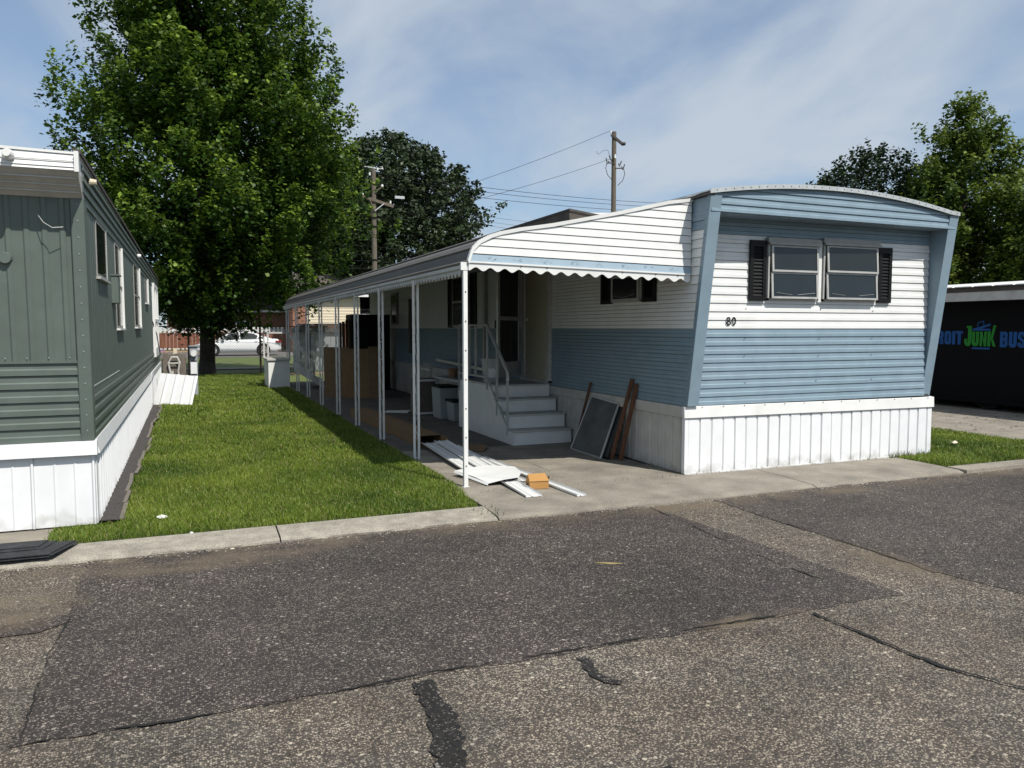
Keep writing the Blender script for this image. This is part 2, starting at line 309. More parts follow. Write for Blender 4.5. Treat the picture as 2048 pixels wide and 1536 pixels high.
def frame(O, U, N_):
    O = Vector(O); U = Vector(U).normalized(); N_ = Vector(N_).normalized(); Z = Vector((0,0,1))
    return lambda u, v, w: tuple(O+U*u+Z*v+N_*w)
def lerp(a, b, t): return a+(b-a)*t
def interp(x, T):
    if x <= T[0][0]: return T[0][1]
    for (a, b), (c, d) in zip(T, T[1:]):
        if x <= c: return b+(d-b)*(x-a)/(c-a)
    return T[-1][1]

# lap siding course: s0(z), s1(z) give the ends along the wall
def course(F, s0, s1, z0, h, d=.0135):
    prof = [(-.004, 0), (d, .001), (d-.001, h*.40), (d*.45, h*.50), (d*.25, h*.96), (-.004, h*.998)]
    A = [F(s0(z0+z), z0+z, w) for w, z in prof]; B = [F(s1(z0+z), z0+z, w) for w, z in prof]
    return MB().loft(A, B)
const = lambda c: (lambda z: c)

# ------------------------------------------------------------------ ground
g = MB().add([(-600,-300,-.075),(900,-300,-.075),(900,1500,-.075),(-600,1500,-.075)], [(0,1,2,3)])
struct('ground', g, M['far_grass'])
ROAD = -.04
def sheet(x0, x1, y0, y1, z, nx, ny, jitter=0, bump=.006, keep=None, dens=None):
    mb = MB(); rr = random.Random(3)
    for j in range(ny+1):
        for i in range(nx+1):
            x = lerp(x0, x1, i/nx); y = lerp(y0, y1, j/ny)
            zz = z+bump*(math.sin(x*1.7+.6*y)+math.sin(y*2.3+1+.7*x))*.5
            mb.v.append((x, y, zz))
    for j in range(ny):
        for i in range(nx): a = j*(nx+1)+i; mb.face([a, a+1, a+nx+2, a+nx+1])
    return mb
struct('road', sheet(-40, 60, -25, 6.2, ROAD, 160, 60, bump=.005), M['asphalt'], recalc=False)
def ragged(pts, step=.12, amp=.02, seed=1):
    rr = random.Random(seed); out = []
    for (a, b) in zip(pts, pts[1:]+pts[:1]):
        A = Vector(a); B = Vector(b); n = max(1, int((B-A).length/step))
        for k in range(n):
            p = A.lerp(B, k/n); out.append((p.x+rr.uniform(-amp, amp), p.y+rr.uniform(-amp, amp)))
    return out
def roadz(x, y): return ROAD+.005*(math.sin(x*1.7+.6*y)+math.sin(y*2.3+1+.7*x))*.5
def flat(pts, z, name, m, zup=.004):
    """closed outline laid over the road as a thin sheet, triangulated so that it follows the road"""
    bm = bmesh.new(); vs = [bm.verts.new((x, y, 0)) for x, y in pts]; f = bm.faces.new(vs)
    bmesh.ops.triangulate(bm, faces=[f])
    for _ in range(3):
        long_ = [e for e in bm.edges if e.calc_length() > .35]
        if not long_: break
        bmesh.ops.subdivide_edges(bm, edges=long_, cuts=1); bmesh.ops.triangulate(bm, faces=bm.faces)
    for v in bm.verts: v.co.z = roadz(v.co.x, v.co.y)+zup
    bmesh.ops.recalc_face_normals(bm, faces=bm.faces)
    if sum(f.normal.z for f in bm.faces) < 0: bmesh.ops.reverse_faces(bm, faces=bm.faces)
    me = bpy.data.meshes.new(name); bm.to_mesh(me); bm.free(); me.materials.append(m)
    o = bpy.data.objects.new(name, me); COL.objects.link(o); return tag(o, kind='structure')
K = 1.025
pA = [(-.67*K, 3.39*K), (-.3*K, 3.37*K), (.6*K, 3.38*K), (1.4*K, 3.37*K), (2.4*K, 3.35*K), (3.0*K, 3.35*K), (3.6*K,3.36*K), (3.93*K,3.34*K), (3.72*K, 3.55*K), (3.66*K, 4.3*K), (3.74*K, 5.2*K), (3.80*K, 6.12), (-.68*K, 6.12), (-.66*K, 4.8*K)]
flat(ragged(pA, .045, .017, 4), 0, 'asphalt_patch', M['asphalt_dark'])
pB = [(4.50*K, 6.12), (4.48*K, 5.0*K), (4.5*K, 4.3*K), (4.49*K, 3.6*K), (4.66*K, 2.9*K), (4.9*K, 1.6*K), (7.5, -2), (14, -2), (30, 3), (30, 6.12)]
flat(ragged(pB, .06, .018, 9), 0, 'asphalt_patch', M['asphalt_dark'])
flat(ragged([(-.80, 4.75), (-.66, 4.86), (-.62, 5.0), (-1.6, 4.9), (-2.6, 4.84), (-2.6, 4.74)], .1, .02, 5), 0, 'asphalt_patch', M['asphalt_dark'], .006)
def smear(line, w, name, m, zup, seed=2, amp=.012):
    rr = random.Random(seed); Lp = []; Rp = []; pts = []
    for (a, b) in zip(line, line[1:]):
        A = Vector(a); B = Vector(b); n = max(1, int((B-A).length/.03))
        for k in range(n): pts.append((A.lerp(B, k/n), (B-A).normalized()))
    broken = name == 'road_crack'
    pts.append((Vector(line[-1]), (Vector(line[-1])-Vector(line[-2])).normalized()))
    n = len(pts)
    for i, (p, d) in enumerate(pts):
        q = Vector((-d.y, d.x)); t = i/(n-1); ww = w(t)*.5
        if broken: ww *= max(.9 if line[0][0] == 3.27 else .06, min(1.3, 1.1*(.5+math.sin(i*.31+seed*2.1)*math.sin(i*.113+seed))+rr.uniform(-.3,.5)))
        wob = Vector((rr.uniform(-amp, amp), rr.uniform(-amp, amp)))
        Lp.append(p+q*(ww*rr.uniform(.75, 1.15))+wob); Rp.append(p-q*(ww*rr.uniform(.75, 1.15))+wob)
    mb = MB()
    for a, b in zip(Lp, Rp): mb.v += [(a.x, a.y, roadz(a.x, a.y)+zup), (b.x, b.y, roadz(b.x, b.y)+zup)]
    for i in range(len(Lp)-1): mb.face([2*i, 2*i+1, 2*i+3, 2*i+2])
    return struct(name, mb, m)
smear([(.95,3.40),(.945,3.05),(.86,2.68),(.80,2.4)], lambda t: .115-.01*math.sin(t*9), 'tar_smear', M['tar'], .008, amp=.011)
smear([(1.775,3.36),(1.735,3.18),(1.76,3.08),(1.80,3.04)], lambda t: .065-.02*t, 'tar_smear', M['tar'], .008, 5, .006)
smear([(1.50,2.36),(1.56,2.34),(1.62,2.35)], lambda t: .05*math.sin(math.pi*(t*.8+.1))+.02, 'oil_stain', M['tar'], .008, 15, .004)
for k, (ln, w, sd_) in enumerate([
    ([(.93,3.30),(.95,3.1),(.91,2.95),(.93,2.75),(.87,2.5)], .010, 1),
    ([(3.27,3.39),(3.29,3.15),(3.30,2.97),(3.32,2.6),(3.46,2.28),(3.55,1.9)], .016, 2),
    ([(-.64,3.46),(.0,3.44),(.62,3.45),(1.0,3.49),(1.45,3.47),(1.9,3.46),(2.45,3.46),(3.05,3.44)], .011, 3),
    ([(-.66,5.0),(-.69,4.4),(-.66,3.5)], .007, 4),
    ([(3.86,6.0),(3.82,5.3),(3.74,4.5),(3.76,3.9),(3.84,3.64)], .007, 6),
    ([(4.60,5.9),(4.60,5.1),(4.61,4.3),(4.60,3.7)], .006, 7),
    ([(5.93,6.1),(5.98,5.9),(6.1,5.8)], .006, 8)]):
    smear(ln, lambda t, w=w: w*1.8*(.75+.25*math.sin(t*23+w*900)), 'road_crack', M['crack'], .0095, sd_, .007)

# kerb: a low sloped strip with joints, one object per cast length
kx = [-9, -3.9, -1.30, .61, 2.40]
KERB = [(6.10, ROAD-.03), (6.105, -.022), (6.16, -.006), (6.46, .012), (6.48, -.05)]
for a, b in zip(kx, kx[1:]):
    nseg = max(2, int((b-a)/.12)); rr = random.Random(int(a*10)+50); mb = MB()
    for i in range(nseg+1):
        x = lerp(a+.006, b-.006, i/nseg); base = len(mb.v)
        for q, (y, z) in enumerate(KERB): mb.v.append((x, y+(rr.uniform(-.016,.012) if q < 3 else 0)+.03*max(0, .0), z+(rr.uniform(-.004,.004) if q in (1,2) else 0)))
    for i in range(nseg):
        for q in range(4): a0 = i*5+q; mb.face([a0, a0+1, a0+6, a0+5])
    mb.face([0,1,2,3,4]); mb.face([nseg*5+q for q in range(5)][::-1])
    struct('kerb', mb, M['kerb'])

# driveway slabs under and in front of the blue home
drive = struct('driveway', MB().box(2.47, 30, 6.2, 24, -.07, -.012), M['soil'])
def slab(x0, x1, y0, y1, top=.006, kerb_edge=False, m=None, par=drive):
    mb = MB()
    if kerb_edge:
        n = max(2, int((x1-x0)/.1)); rr = random.Random(int(x0*100))
        for i in range(n+1):
            x = lerp(x0, x1, i/n); j = rr.uniform(-.03, .016)
            for y, z in ((y0+j+.0, ROAD-.03), (y0+.008+j, -.024+rr.uniform(-.006,.004)), (y0+.07+j*.6, -.008), (y0+.42, .003), (y1, top), (y1, -.05)): mb.v.append((x, y, z))
        for i in range(n):
            for q in range(5): a0 = i*6+q; mb.face([a0, a0+1, a0+7, a0+6])
        mb.face(list(range(6))); mb.face([n*6+q for q in range(6)][::-1])
    else: mb.box(x0, x1, y0, y1, -.05, top)
    return mb.build('concrete_slab', m or M['concrete'], par)
slab(2.412, 5.90, 6.10, 7.82, kerb_edge=True)
slab(5.912, 8.06, 6.10, 7.82, kerb_edge=True); slab(8.072, 10.9, 6.08, 6.33, top=.004, kerb_edge=False)
slab(10.912, 14.5, 6.08, 7.9, kerb_edge=True); slab(14.512, 30, 6.08, 7.9, kerb_edge=True)
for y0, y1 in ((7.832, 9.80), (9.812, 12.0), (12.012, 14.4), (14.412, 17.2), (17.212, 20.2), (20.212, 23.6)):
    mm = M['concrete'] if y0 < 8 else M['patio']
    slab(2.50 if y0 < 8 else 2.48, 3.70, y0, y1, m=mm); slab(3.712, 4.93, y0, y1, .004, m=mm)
for y0, y1 in ((7.912, 10.4), (10.412, 13.0), (13.012, 22)):
    slab(10.912, 13.2, y0, y1, .004); slab(13.212, 18, y0, y1, .006)

# lawns -----------------------------------------------------------------
def lawn_sheet(name, poly):
    mb = MB().add([(x, y, -.004) for x, y in poly], [tuple(range(len(poly)))]); return struct(name, mb, M['soil'])
lawnA = [(-1.02, 6.52), (2.36, 6.50), (2.47, 7.6), (2.47, 28.7), (-6, 28.7), (-6, 24.0), (-.56, 24.0), (-.56, 7.06), (-1.02, 7.02)]
lawn_sheet('lawn', lawnA)
lawnB = [(8.08, 6.36), (10.9, 6.36), (10.9, 24), (8.72, 24), (8.72, 7.06), (8.06, 7.02)]
lawn_sheet('lawn', lawnB)
struct('front_slab', MB().box(-6, -1.03, 6.49, 7.1, -.05, .0), M['concrete'])
def inside(P, poly):
    x, y = P[:,0], P[:,1]; r = np.zeros(len(P), bool); n = len(poly)
    for i in range(n):
        x0, y0 = poly[i]; x1, y1 = poly[(i+1) % n]
        c = ((y0 > y) != (y1 > y)) & (x < (x1-x0)*(y-y0)/((y1-y0) if y1 != y0 else 1e-9)+x0); r ^= c
    return r
def mesh_np(name, V, F, m, parent=None, kind=None):
    k = F.shape[1]; me = bpy.data.meshes.new(name)
    me.vertices.add(len(V)); me.vertices.foreach_set('co', V.astype(np.float32).ravel())
    me.loops.add(F.size); me.loops.foreach_set('vertex_index', F.astype(np.int32).ravel())
    me.polygons.add(len(F)); me.polygons.foreach_set('loop_start', np.arange(0, F.size, k, dtype=np.int32))
    try: me.polygons.foreach_set('loop_total', np.full(len(F), k, dtype=np.int32))
    except Exception: pass
    me.materials.append(m); me.update(calc_edges=True); me.validate()
    o = bpy.data.objects.new(name, me); COL.objects.link(o)
    if parent: o.parent = parent
    if kind: o['kind'] = kind
    return o
rng = np.random.default_rng(11)
def blades(zones, name, label):
    Vs = []; Fs = []; b = 0
    for poly, bb, dens, h, w, edge in zones:
        n = int((bb[1]-bb[0])*(bb[3]-bb[2])*dens)
        P = np.column_stack([rng.uniform(bb[0], bb[1], n), rng.uniform(bb[2], bb[3], n)])
        P = P+rng.normal(0, edge, P.shape)
        P = P[inside(P, poly)]
        P = P+rng.normal(0, edge*.5, P.shape); n = len(P)
        tuft = .5+.5*np.sin(P[:,0]*5.1+1.3*np.sin(P[:,1]*3.3))*np.sin(P[:,1]*4.3+P[:,0]*1.7)
        hh = h*rng.uniform(.45, 1.25, n)*(.7+.5*tuft); ww = w*rng.uniform(.6, 1.3, n)
        a = rng.uniform(0, 2*np.pi, n); la = rng.uniform(0, 2*np.pi, n); ln = rng.uniform(.1, 1.0, n)*hh
        dx, dy = np.cos(a)*ww/2, np.sin(a)*ww/2
        z0 = np.full(n, -.006)
        v0 = np.column_stack([P[:,0]-dx, P[:,1]-dy, z0]); v1 = np.column_stack([P[:,0]+dx, P[:,1]+dy, z0])
        mx, my = P[:,0]+np.cos(la)*ln*.35, P[:,1]+np.sin(la)*ln*.35
        v2 = np.column_stack([mx+dx*.8, my+dy*.8, hh*.6]); v3 = np.column_stack([mx-dx*.8, my-dy*.8, hh*.6])
        v4 = np.column_stack([P[:,0]+np.cos(la)*ln, P[:,1]+np.sin(la)*ln, hh*.95])
        V = np.stack([v0, v1, v2, v3, v4], 1).reshape(-1, 3); i = np.arange(n)*5+b
        F = np.concatenate([np.stack([i, i+1, i+2], 1), np.stack([i, i+2, i+3], 1), np.stack([i+3, i+2, i+4], 1)])
        Vs.append(V); Fs.append(F); b += len(V)
    o = mesh_np(name, np.concatenate(Vs), np.concatenate(Fs), M['grass'], kind='stuff'); return tag(o, label, 'grass')
blades([(lawnA, (-1.05, 2.6, 6.42, 9.5), 9500, .044, .005, .030),
        (lawnA, (-.7, 2.55, 9.5, 14), 4200, .045, .008, .02),
        (lawnA, (-.7, 2.55, 14, 29), 1500, .05, .014, .02)], 'lawn_grass', 'mown green lawn grass between the green mobile home and the awning posts')
blades([(lawnB, (8.0, 10.95, 6.3, 9.5), 5000, .05, .007, .02)], 'lawn_grass', 'small patch of green grass right of the blue and white home')

# ------------------------------------------------------------------ blue and white mobile home
X0, X1, YF, YB = 4.964, 8.67, 7.07, 22.9
home = thing('mobile_home', 'blue and white mobile home numbered 80 with raked front frame', 'mobile home', (X0, YF, 0))
FF = frame((0, YF, 0), (1,0,0), (0,-1,0)); FS = frame((X0, 0, 0), (0,1,0), (-1,0,0))
MB().box(X0+.02, X1-.02, YF+.02, YB, .62, 2.9).build('wall_core', M['screen'], home)
CH = .0935; NB = 9; zb = .755
rake = lambda z: 7.02-(z-.76)*.157      # front edge of the side fins
for k in range(22):
    z0 = zb+k*CH; mm = M['blue'] if k < NB or k >= 20 else M['white']
    h = CH
    course(FF, const(X0+.13), const(X1-.13), z0, h).build('siding_board', mm, home)
    mm2 = mm
    course(FS, lambda z: rake(z)+.012, const(YB), z0, h, .012).build('siding_board', mm2, home)
MB().box(X1-.02, X1, YF+.1, YB, .72, 2.9).build('side_wall', M['white'], home)
for x0_, x1_, top in ((X0+.002, X0+.125, 2.975), (X1-.125, X1-.002, 2.975)):
    sh_ = 0 if x0_ < 6 else .115
    yf0, yf1 = rake(.75)+sh_*.7, rake(2.95)+sh_
    MB().prism([(x0_, yf0, .757), (x0_, yf1, 2.95), (x0_, YF+.05, 2.95), (x0_, YF+.05, .757)], (x1_-x0_, 0, 0)).build('side_fin', M['blue'], home)
    # raked corner trim, front face and side return with screw heads
    xa, xb = x0_-.012, x1_+.004
    t = MB(); t.loft([(xa, yf0-.010, .757), (xb, yf0-.010, .757), (xb, yf0+.002, .757), (xa, yf0+.002, .757)], [(xa, yf1-.010, 2.955), (xb, yf1-.010, 2.955), (xb, yf1+.002, 2.955), (xa, yf1+.002, 2.955)])
    out = x0_-.014 if x0_ < 6 else x1_+.002
    t.loft([(out, yf0-.008, .757), (out+.010, yf0-.008, .757), (out+.010, yf0+.045, .757), (out, yf0+.045, .757)], [(out, yf1-.008, 2.955), (out+.010, yf1-.008, 2.955), (out+.010, yf1+.045, 2.955), (out, yf1+.045, 2.955)])
    tr = t.build('corner_trim', M['blue'], home)
    sc = MB()
    for i in range(26):
        z = .82+i*.083; y = lerp(yf0, yf1, (z-.75)/2.2)+.024; sc.ball((out+(0 if x0_ < 6 else .010), y, z), .006, 6, .6, 1, 1)
    sc.build('screw_head', M['dark_metal'], tr, kind='stuff')
yh0 = rake(2.9)-.004
SK = .032
YH = lambda x: yh0+SK*(x-X0)
# soffit of the recess and the header boards under the arched roof
arch = lambda x: 2.968+.155*max(0, 1-((x-6.72)/1.86)**2) - (.0 if x < 6.7 else .0)
MB().prism([(X0+.13, YH(X0)+.05, 2.795), (X1-.13, YH(X1)+.05, 2.795), (X1-.13, YF+.03, 2.795), (X0+.13, YF+.03, 2.795)], (0,0,.02)).build('soffit', M['blue'], home)
yh = yh0
MB().prism([(x, YH(x)+.022, arch(x)-.005) for x in np.linspace(X0+.01, X1-.01, 25)]+[(X1-.01, YH(X1)+.022, 2.80), (X0+.01, YH(X0)+.022, 2.80)], (0, .04, 0)).build('header_back', M['blue'], home)
FH = lambda u, v, w: (u, YH(u)+.018-w, v)
for k in range(4):
    z0 = 2.80+k*.078; z1 = z0+.078
    def xr(z):
        if z <= 2.968: return (X0+.0, X1-.0)
        t = max(0, 1-(z-2.968)/.155); w = 1.86*math.sqrt(t); return (max(X0, 6.72-w), min(X1, 6.72+w))
    if z0 > 3.11: break
    z1 = min(z1, 3.118)
    course(FH, lambda z: xr(z)[0]+.01, lambda z: xr(z)[1]-.01, z0, z1-z0, .016).build('header_board', M['blue'], home)
# roof: arched skin, silver edge trim, dark side edge
n = 24; xs = [lerp(X0-.03, X1+.008, i/n) for i in range(n+1)]
def roof_strip(y0, y1, dz0, dz1, name, m):
    mb = MB()
    for x in xs: k_ = SK*(x-X0); q1 = k_ if y1 < 10 else 0; mb.v += [(x, y0+k_, arch(x)+dz0), (x, y1+q1, arch(x)+dz0), (x, y1+q1, arch(x)+dz1), (x, y0+k_, arch(x)+dz1)]
    for i in range(n):
        for q in range(4): a0 = i*4+q; b0 = i*4+(q+1) % 4; mb.face([a0, b0, b0+4, a0+4])
    mb.face([0,1,2,3]); mb.face([n*4+3, n*4+2, n*4+1, n*4]); return mb.build(name, m, home)
roof = roof_strip(yh-.02, YB+.05, .003, .028, 'roof', M['white'])
roof_strip(yh-.036, yh-.022, -.012, .034, 'roof_edge_trim', M['alu'])
sc = MB()
for i in range(34):
    x = lerp(X0+.05, X1-.05, i/33); sc.ball((x, YH(x)-.037, arch(x)+.012), .007, 6, 1, .5, 1)
sc.build('screw_head', M['dark_metal'], home, kind='stuff')
e = MB(); rr = random.Random(2); ys = np.linspace(yh-.02, YB, 120)
for y in ys:
    j = rr.uniform(-.006, .008); e.v += [(X0-.045, y, 2.955+j*.5), (X0-.03, y, 2.988+j), (X0+.03, y, 3.008+j), (X0+.03, y, 2.955)]
for i in range(len(ys)-1):
    for q in range(4): a0 = i*4+q; b0 = i*4+(q+1) % 4; e.face([a0, b0, b0+4, a0+4])
e.face([0,1,2,3]); e.build('roof_side_edge', M['dark_metal'], home)
# raised rear roof with its dark end face
yr = 9.87
MB().prism([(X0-.01, yr, 2.985), (X0-.01, yr, 3.235), (5.82, yr, 3.125), (5.82, yr, 3.0)], (0, 13.0, 0)).build('raised_roof', M['roof_side'], home)
MB().loft([(X0-.02, yr-.02, 3.232), (X0-.02, yr-.02, 3.262), (5.86, yr-.02, 3.150), (5.86, yr-.02, 3.120)], [(X0-.02, 22.9, 3.21), (X0-.02, 22.9, 3.24), (5.86, 22.9, 3.15), (5.86, 22.9, 3.12)]).build('raised_roof_edge', M['dark_metal'], home)
MB().prism([(5.05, yr+.35, 3.0), (5.05, yr+.35, 3.27), (5.9, yr+.35, 3.30), (6.8, yr+.35, 3.30), (8.5, yr+.35, 3.18), (8.5, yr+.35, 3.0)], (0, 12.5, 0)).build('roof_coating', M['white'], home)
# belt and skirting
bt = MB(); bt.loft([(X0-.03, YF-.035, .625), (X1+.03, YF-.035, .605), (X1+.03, YF+.01, .605), (X0-.03, YF+.01, .625)], [(X0-.03, YF-.028, .752), (X1+.03, YF-.028, .735), (X1+.03, YF+.01, .735), (X0-.03, YF+.01, .752)])
bt.build('skirting_belt', M['white'], home, bevel=.004)
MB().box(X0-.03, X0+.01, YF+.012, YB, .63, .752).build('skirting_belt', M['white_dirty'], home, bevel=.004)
MB().box(X1-.01, X1+.03, YF+.012, YB, .62, .74).build('skirting_belt', M['white'], home)
def skirt_panel_mesh(w, h, name='skirt_panel', m=None, ribs=0, d=.012):
    mb = MB(); prof = [(0, -.004), (0, d), (w-.030, d), (w-.022, .0), (w-.010, .0), (w-.006, d*.6), (w, d*.6), (w, -.004)]
    if ribs:
        prof = [(0, -.004), (0, d)]
        for r in range(1, ribs+1):
            c = w*r/(ribs+1); prof += [(c-.012, d), (c, d+.006), (c+.012, d)]
        prof += [(w-.028, d), (w-.016, d+.016), (w-.004, d+.016), (w, d*.4), (w, -.004)]
    mb.loft([(u, -v, 0) for u, v in prof], [(u, -v, h) for u, v in prof])
    me = bpy.data.meshes.new(name); me.from_pydata(mb.v, [], mb.f); me.materials.append(m)
    bm = bmesh.new(); bm.from_mesh(me); bmesh.ops.recalc_face_normals(bm, faces=bm.faces); bm.to_mesh(me); bm.free(); return me
MB().box(X0+.05, X1-.05, YF+.06, YB, 0, .62).build('underfloor', M['black'], home)
W = (X1-X0-.10)/23; me_f = skirt_panel_mesh(W, .615, m=M['white_clean'])
rr = random.Random(5)
for i in range(23):
    piece('skirt_panel', me_f, home, (X0+.04+i*W, YF-.002+rr.uniform(-.002,.002), .012), (rr.uniform(-.006,.006), rr.uniform(-.004,.004), rr.uniform(-.008,.008)))
MB().box(X0-.012, X0+.038, YF-.016, YF+.04, .008, .63).build('corner_post', M['white_clean'], home)
MB().box(X1-.058, X1+.010, YF-.016, YF+.04, .008, .61).build('corner_post', M['white_clean'], home)
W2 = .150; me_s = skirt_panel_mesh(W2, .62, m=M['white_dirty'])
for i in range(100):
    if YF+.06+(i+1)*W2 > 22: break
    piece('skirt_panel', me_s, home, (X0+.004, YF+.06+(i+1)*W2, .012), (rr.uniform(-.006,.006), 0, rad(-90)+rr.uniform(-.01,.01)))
MB().box(X0-.012, X1+.01, YF-.03, YF-.012, .0, .018).build('bottom_track', M['white_clean'], home)
# front windows: pair of two-sash windows, a little open at the foot
def awning_window(F, u0, u1, v0, v1, par, open_=.05, hood=True, m=None, sashes=2):
    fr = MB()
    for a in ((u0, u0+.022, v0, v1), (u1-.022, u1, v0, v1), (u0, u1, v0, v0+.022), (u0, u1, v1-.022, v1)): fr.fbox(F, a[0], a[1], a[2], a[3], -.01, .036)
    w = fr.build('window', M['sash'], par)
    MB().fbox(F, u0+.024, u1-.024, v0+.024, v1-.024, -.01, .008).build('insect_screen', M['screen'], w)
    hs = (v1-v0-.05)/sashes
    for k in range(sashes):
        a = v0+.02+k*hs; b = a+hs-.004
        s = MB(); Ft = lambda u, v, q, a=a, b=b: F(u, v, .038+q+open_*(b-v)/(b-a))
        for c in ((u0+.03, u0+.055, a, b), (u1-.055, u1-.03, a, b), (u0+.055, u1-.055, a, a+.022), (u0+.055, u1-.055, b-.018, b)): s.fbox(Ft, c[0], c[1], c[2], c[3], 0, .016)
        s.build('sash', M['sash'], w)
        MB().fbox(Ft, u0+.055, u1-.055, a+.022, b-.018, .005, .009).build('pane', M['glass'], w)
    if hood:
        MB().fbox(F, u0-.012, u1+.012, v1-.002, v1+.052, -.005, .05).fbox(F, u0-.012, u1+.012, v1-.030, v1-.002, .040, .075).build('window_hood', M['hood'], w)
    for sgn in (-1, 1):
        c = (u0+u1)/2; MB().tube([F(c, v0+.06, .058), F(c+sgn*(u1-u0)*.38, v0+.085, .075)], .0025, 5).build('scissor_arm', M['hood'], w)
    return w
FW = frame((0, YF-.017, 0), (1,0,0), (0,-1,0))
awning_window(FW, 6.005, 6.735, 1.915, 2.56, home, .018)
awning_window(FW, 6.805, 7.650, 1.915, 2.585, home, .022)
MB().fbox(FW, 6.745, 6.795, 1.90, 2.60, -.02, .016).build('mullion_cover', M['white'], home)
def shutter(F, u0, u1, v0, v1, par, nsl=14):
    b = MB()
    for a in ((u0, u0+.045, v0, v1), (u1-.045, u1, v0, v1), (u0+.045, u1-.045, v0, v0+.05), (u0+.045, u1-.045, v1-.07, v1)): b.fbox(F, a[0], a[1], a[2], a[3], 0, .028)
    b.fbox(F, u0+.045, u1-.045, v0+.05, v1-.07, 0, .004)
    s = b.build('shutter', M['black'], par); hh = (v1-v0-.12)/nsl
    for k in range(nsl):
        z = v0+.05+k*hh
        MB().add([F(u0+.047, z+.004, .024), F(u1-.047, z+.004, .024), F(u1-.047, z+hh-.006, .008), F(u0+.047, z+hh-.006, .008), F(u0+.047, z+.004, .012), F(u1-.047, z+.004, .012)],
                 [(0,1,2,3), (0,1,5,4), (4,5,2,3), (0,3,4), (1,2,5)]).build('slat', M['black'], s)
    return s
shutter(FW, 5.765, 5.985, 1.905, 2.575, home); shutter(FW, 7.675, 7.885, 1.905, 2.565, home)
def ring(mb, cx, cz, rx, rz, w, y, n=16):
    b = len(mb.v)
    for i in range(n):
        a = 2*math.pi*i/n
        for k in (1, 0):
            qx, qz = (rx, rz) if k else (rx-w, rz-w)
            for yy in (y, y+.004): mb.v.append((cx+qx*math.cos(a), yy, cz+qz*math.sin(a)))
    for i in range(n):
        p, q = b+4*i, b+4*((i+1) % n)
        mb.face([p, q, q+2, p+2]); mb.face([p+1, p+3, q+3, q+1]); mb.face([p, p+1, q+1, q]); mb.face([p+2, q+2, q+3, p+3])
    return mb
ring(ring(MB(), 5.498, 1.656, .030, .0255, .0125, YF-.024), 5.498, 1.701, .025, .0235, .0110, YF-.0245).build('house_number', M['black'], home, label='black numeral 8')
ring(MB(), 5.572, 1.678, .029, .047, .0130, YF-.024).build('house_number', M['black'], home, label='black numeral 0')
nl = MB()
for x, z in [(5.732,1.487),(6.802,1.482),(7.622,1.484),(5.730,1.295),(6.796,1.282),(7.623,1.281),(5.745,.990),(6.771,.992),(7.635,.986),(5.737,1.823),(6.810,1.820),(7.626,1.807)]: nl.ball((x, YF-.019, z), .0065, 6)
for i in range(13): nl.ball((X0+.2+i*.285, YF-.034, .742-.0013*i), .006, 6)
nl.build('screw_head', M['dark_metal'], home, kind='stuff')
# side window near the front, second one beyond the door
FSw = frame((X0-.014, 0, 0), (0,1,0), (-1,0,0))
awning_window(FSw, 7.93, 8.62, 1.915, 2.56, home, .0, hood=False)
shutter(FSw, 7.64, 7.91, 1.905, 2.56, home); shutter(FSw, 8.64, 8.91, 1.905, 2.56, home)
awning_window(FSw, 14.0, 15.0, 1.62, 2.62, home, 0, hood=False)
shutter(FSw, 13.66, 13.97, 1.61, 2.63, home, 12); shutter(FSw, 15.03, 15.34, 1.61, 2.63, home, 12)
awning_window(FSw, 19.5, 20.1, 1.7, 2.5, home, 0, hood=False)
# entrance: jambs, closed beige door, storm door swung open
dj = MB()
for a in ((10.44, 10.53, .78, 2.72), (11.36, 11.46, .78, 2.72), (10.44, 11.46, 2.70, 2.78)): dj.fbox(FSw, a[0], a[1], a[2], a[3], -.02, .045)
dj.build('door_frame', M['white_dirty'], home)
d = MB().fbox(FSw, 10.53, 11.36, .82, 2.70, -.02, .018).build('door', M['beige'], home)
MB().fbox(FSw, 11.26, 11.30, 1.72, 1.76, .018, .06).build('handle', M['alu'], d)
MB().fbox(FSw, 10.44, 11.46, .775, .82, -.02, .07).build('door_sill', M['alu'], home)
hinge = Vector((X0-.05, 11.50, 0)); dd = Vector((-.73, -.68, 0)).normalized()
FD = frame(hinge, dd, Vector((-.68, .73, 0)))
sdm = MB()
for a in ((0, .07, .86, 2.66), (.77, .84, .86, 2.66), (.07, .77, .86, 1.08), (.07, .77, 1.72, 1.78), (.07, .77, 2.58, 2.66)): sdm.fbox(FD, a[0], a[1], a[2], a[3], 0, .032)
s = sdm.build('storm_door', M['alu'], home)
MB().fbox(FD, .07, .77, 1.08, 1.72, .012, .018).build('pane', M['glass'], s); MB().fbox(FD, .07, .77, 1.78, 2.58, .012, .018).build('pane', M['glass'], s)
MB().fbox(FD, .79, .82, 1.60, 1.72, .032, .07).build('handle', M['black'], s)
MB().fbox(FSw, 13.10, 13.20, 1.0, 2.72, 0, .06).build('downspout', M['white_dirty'], home)
MB().fbox(FSw, 18.2, 18.35, 1.0, 2.3, 0, .05).build('utility_cover', M['wood_grey'], home)

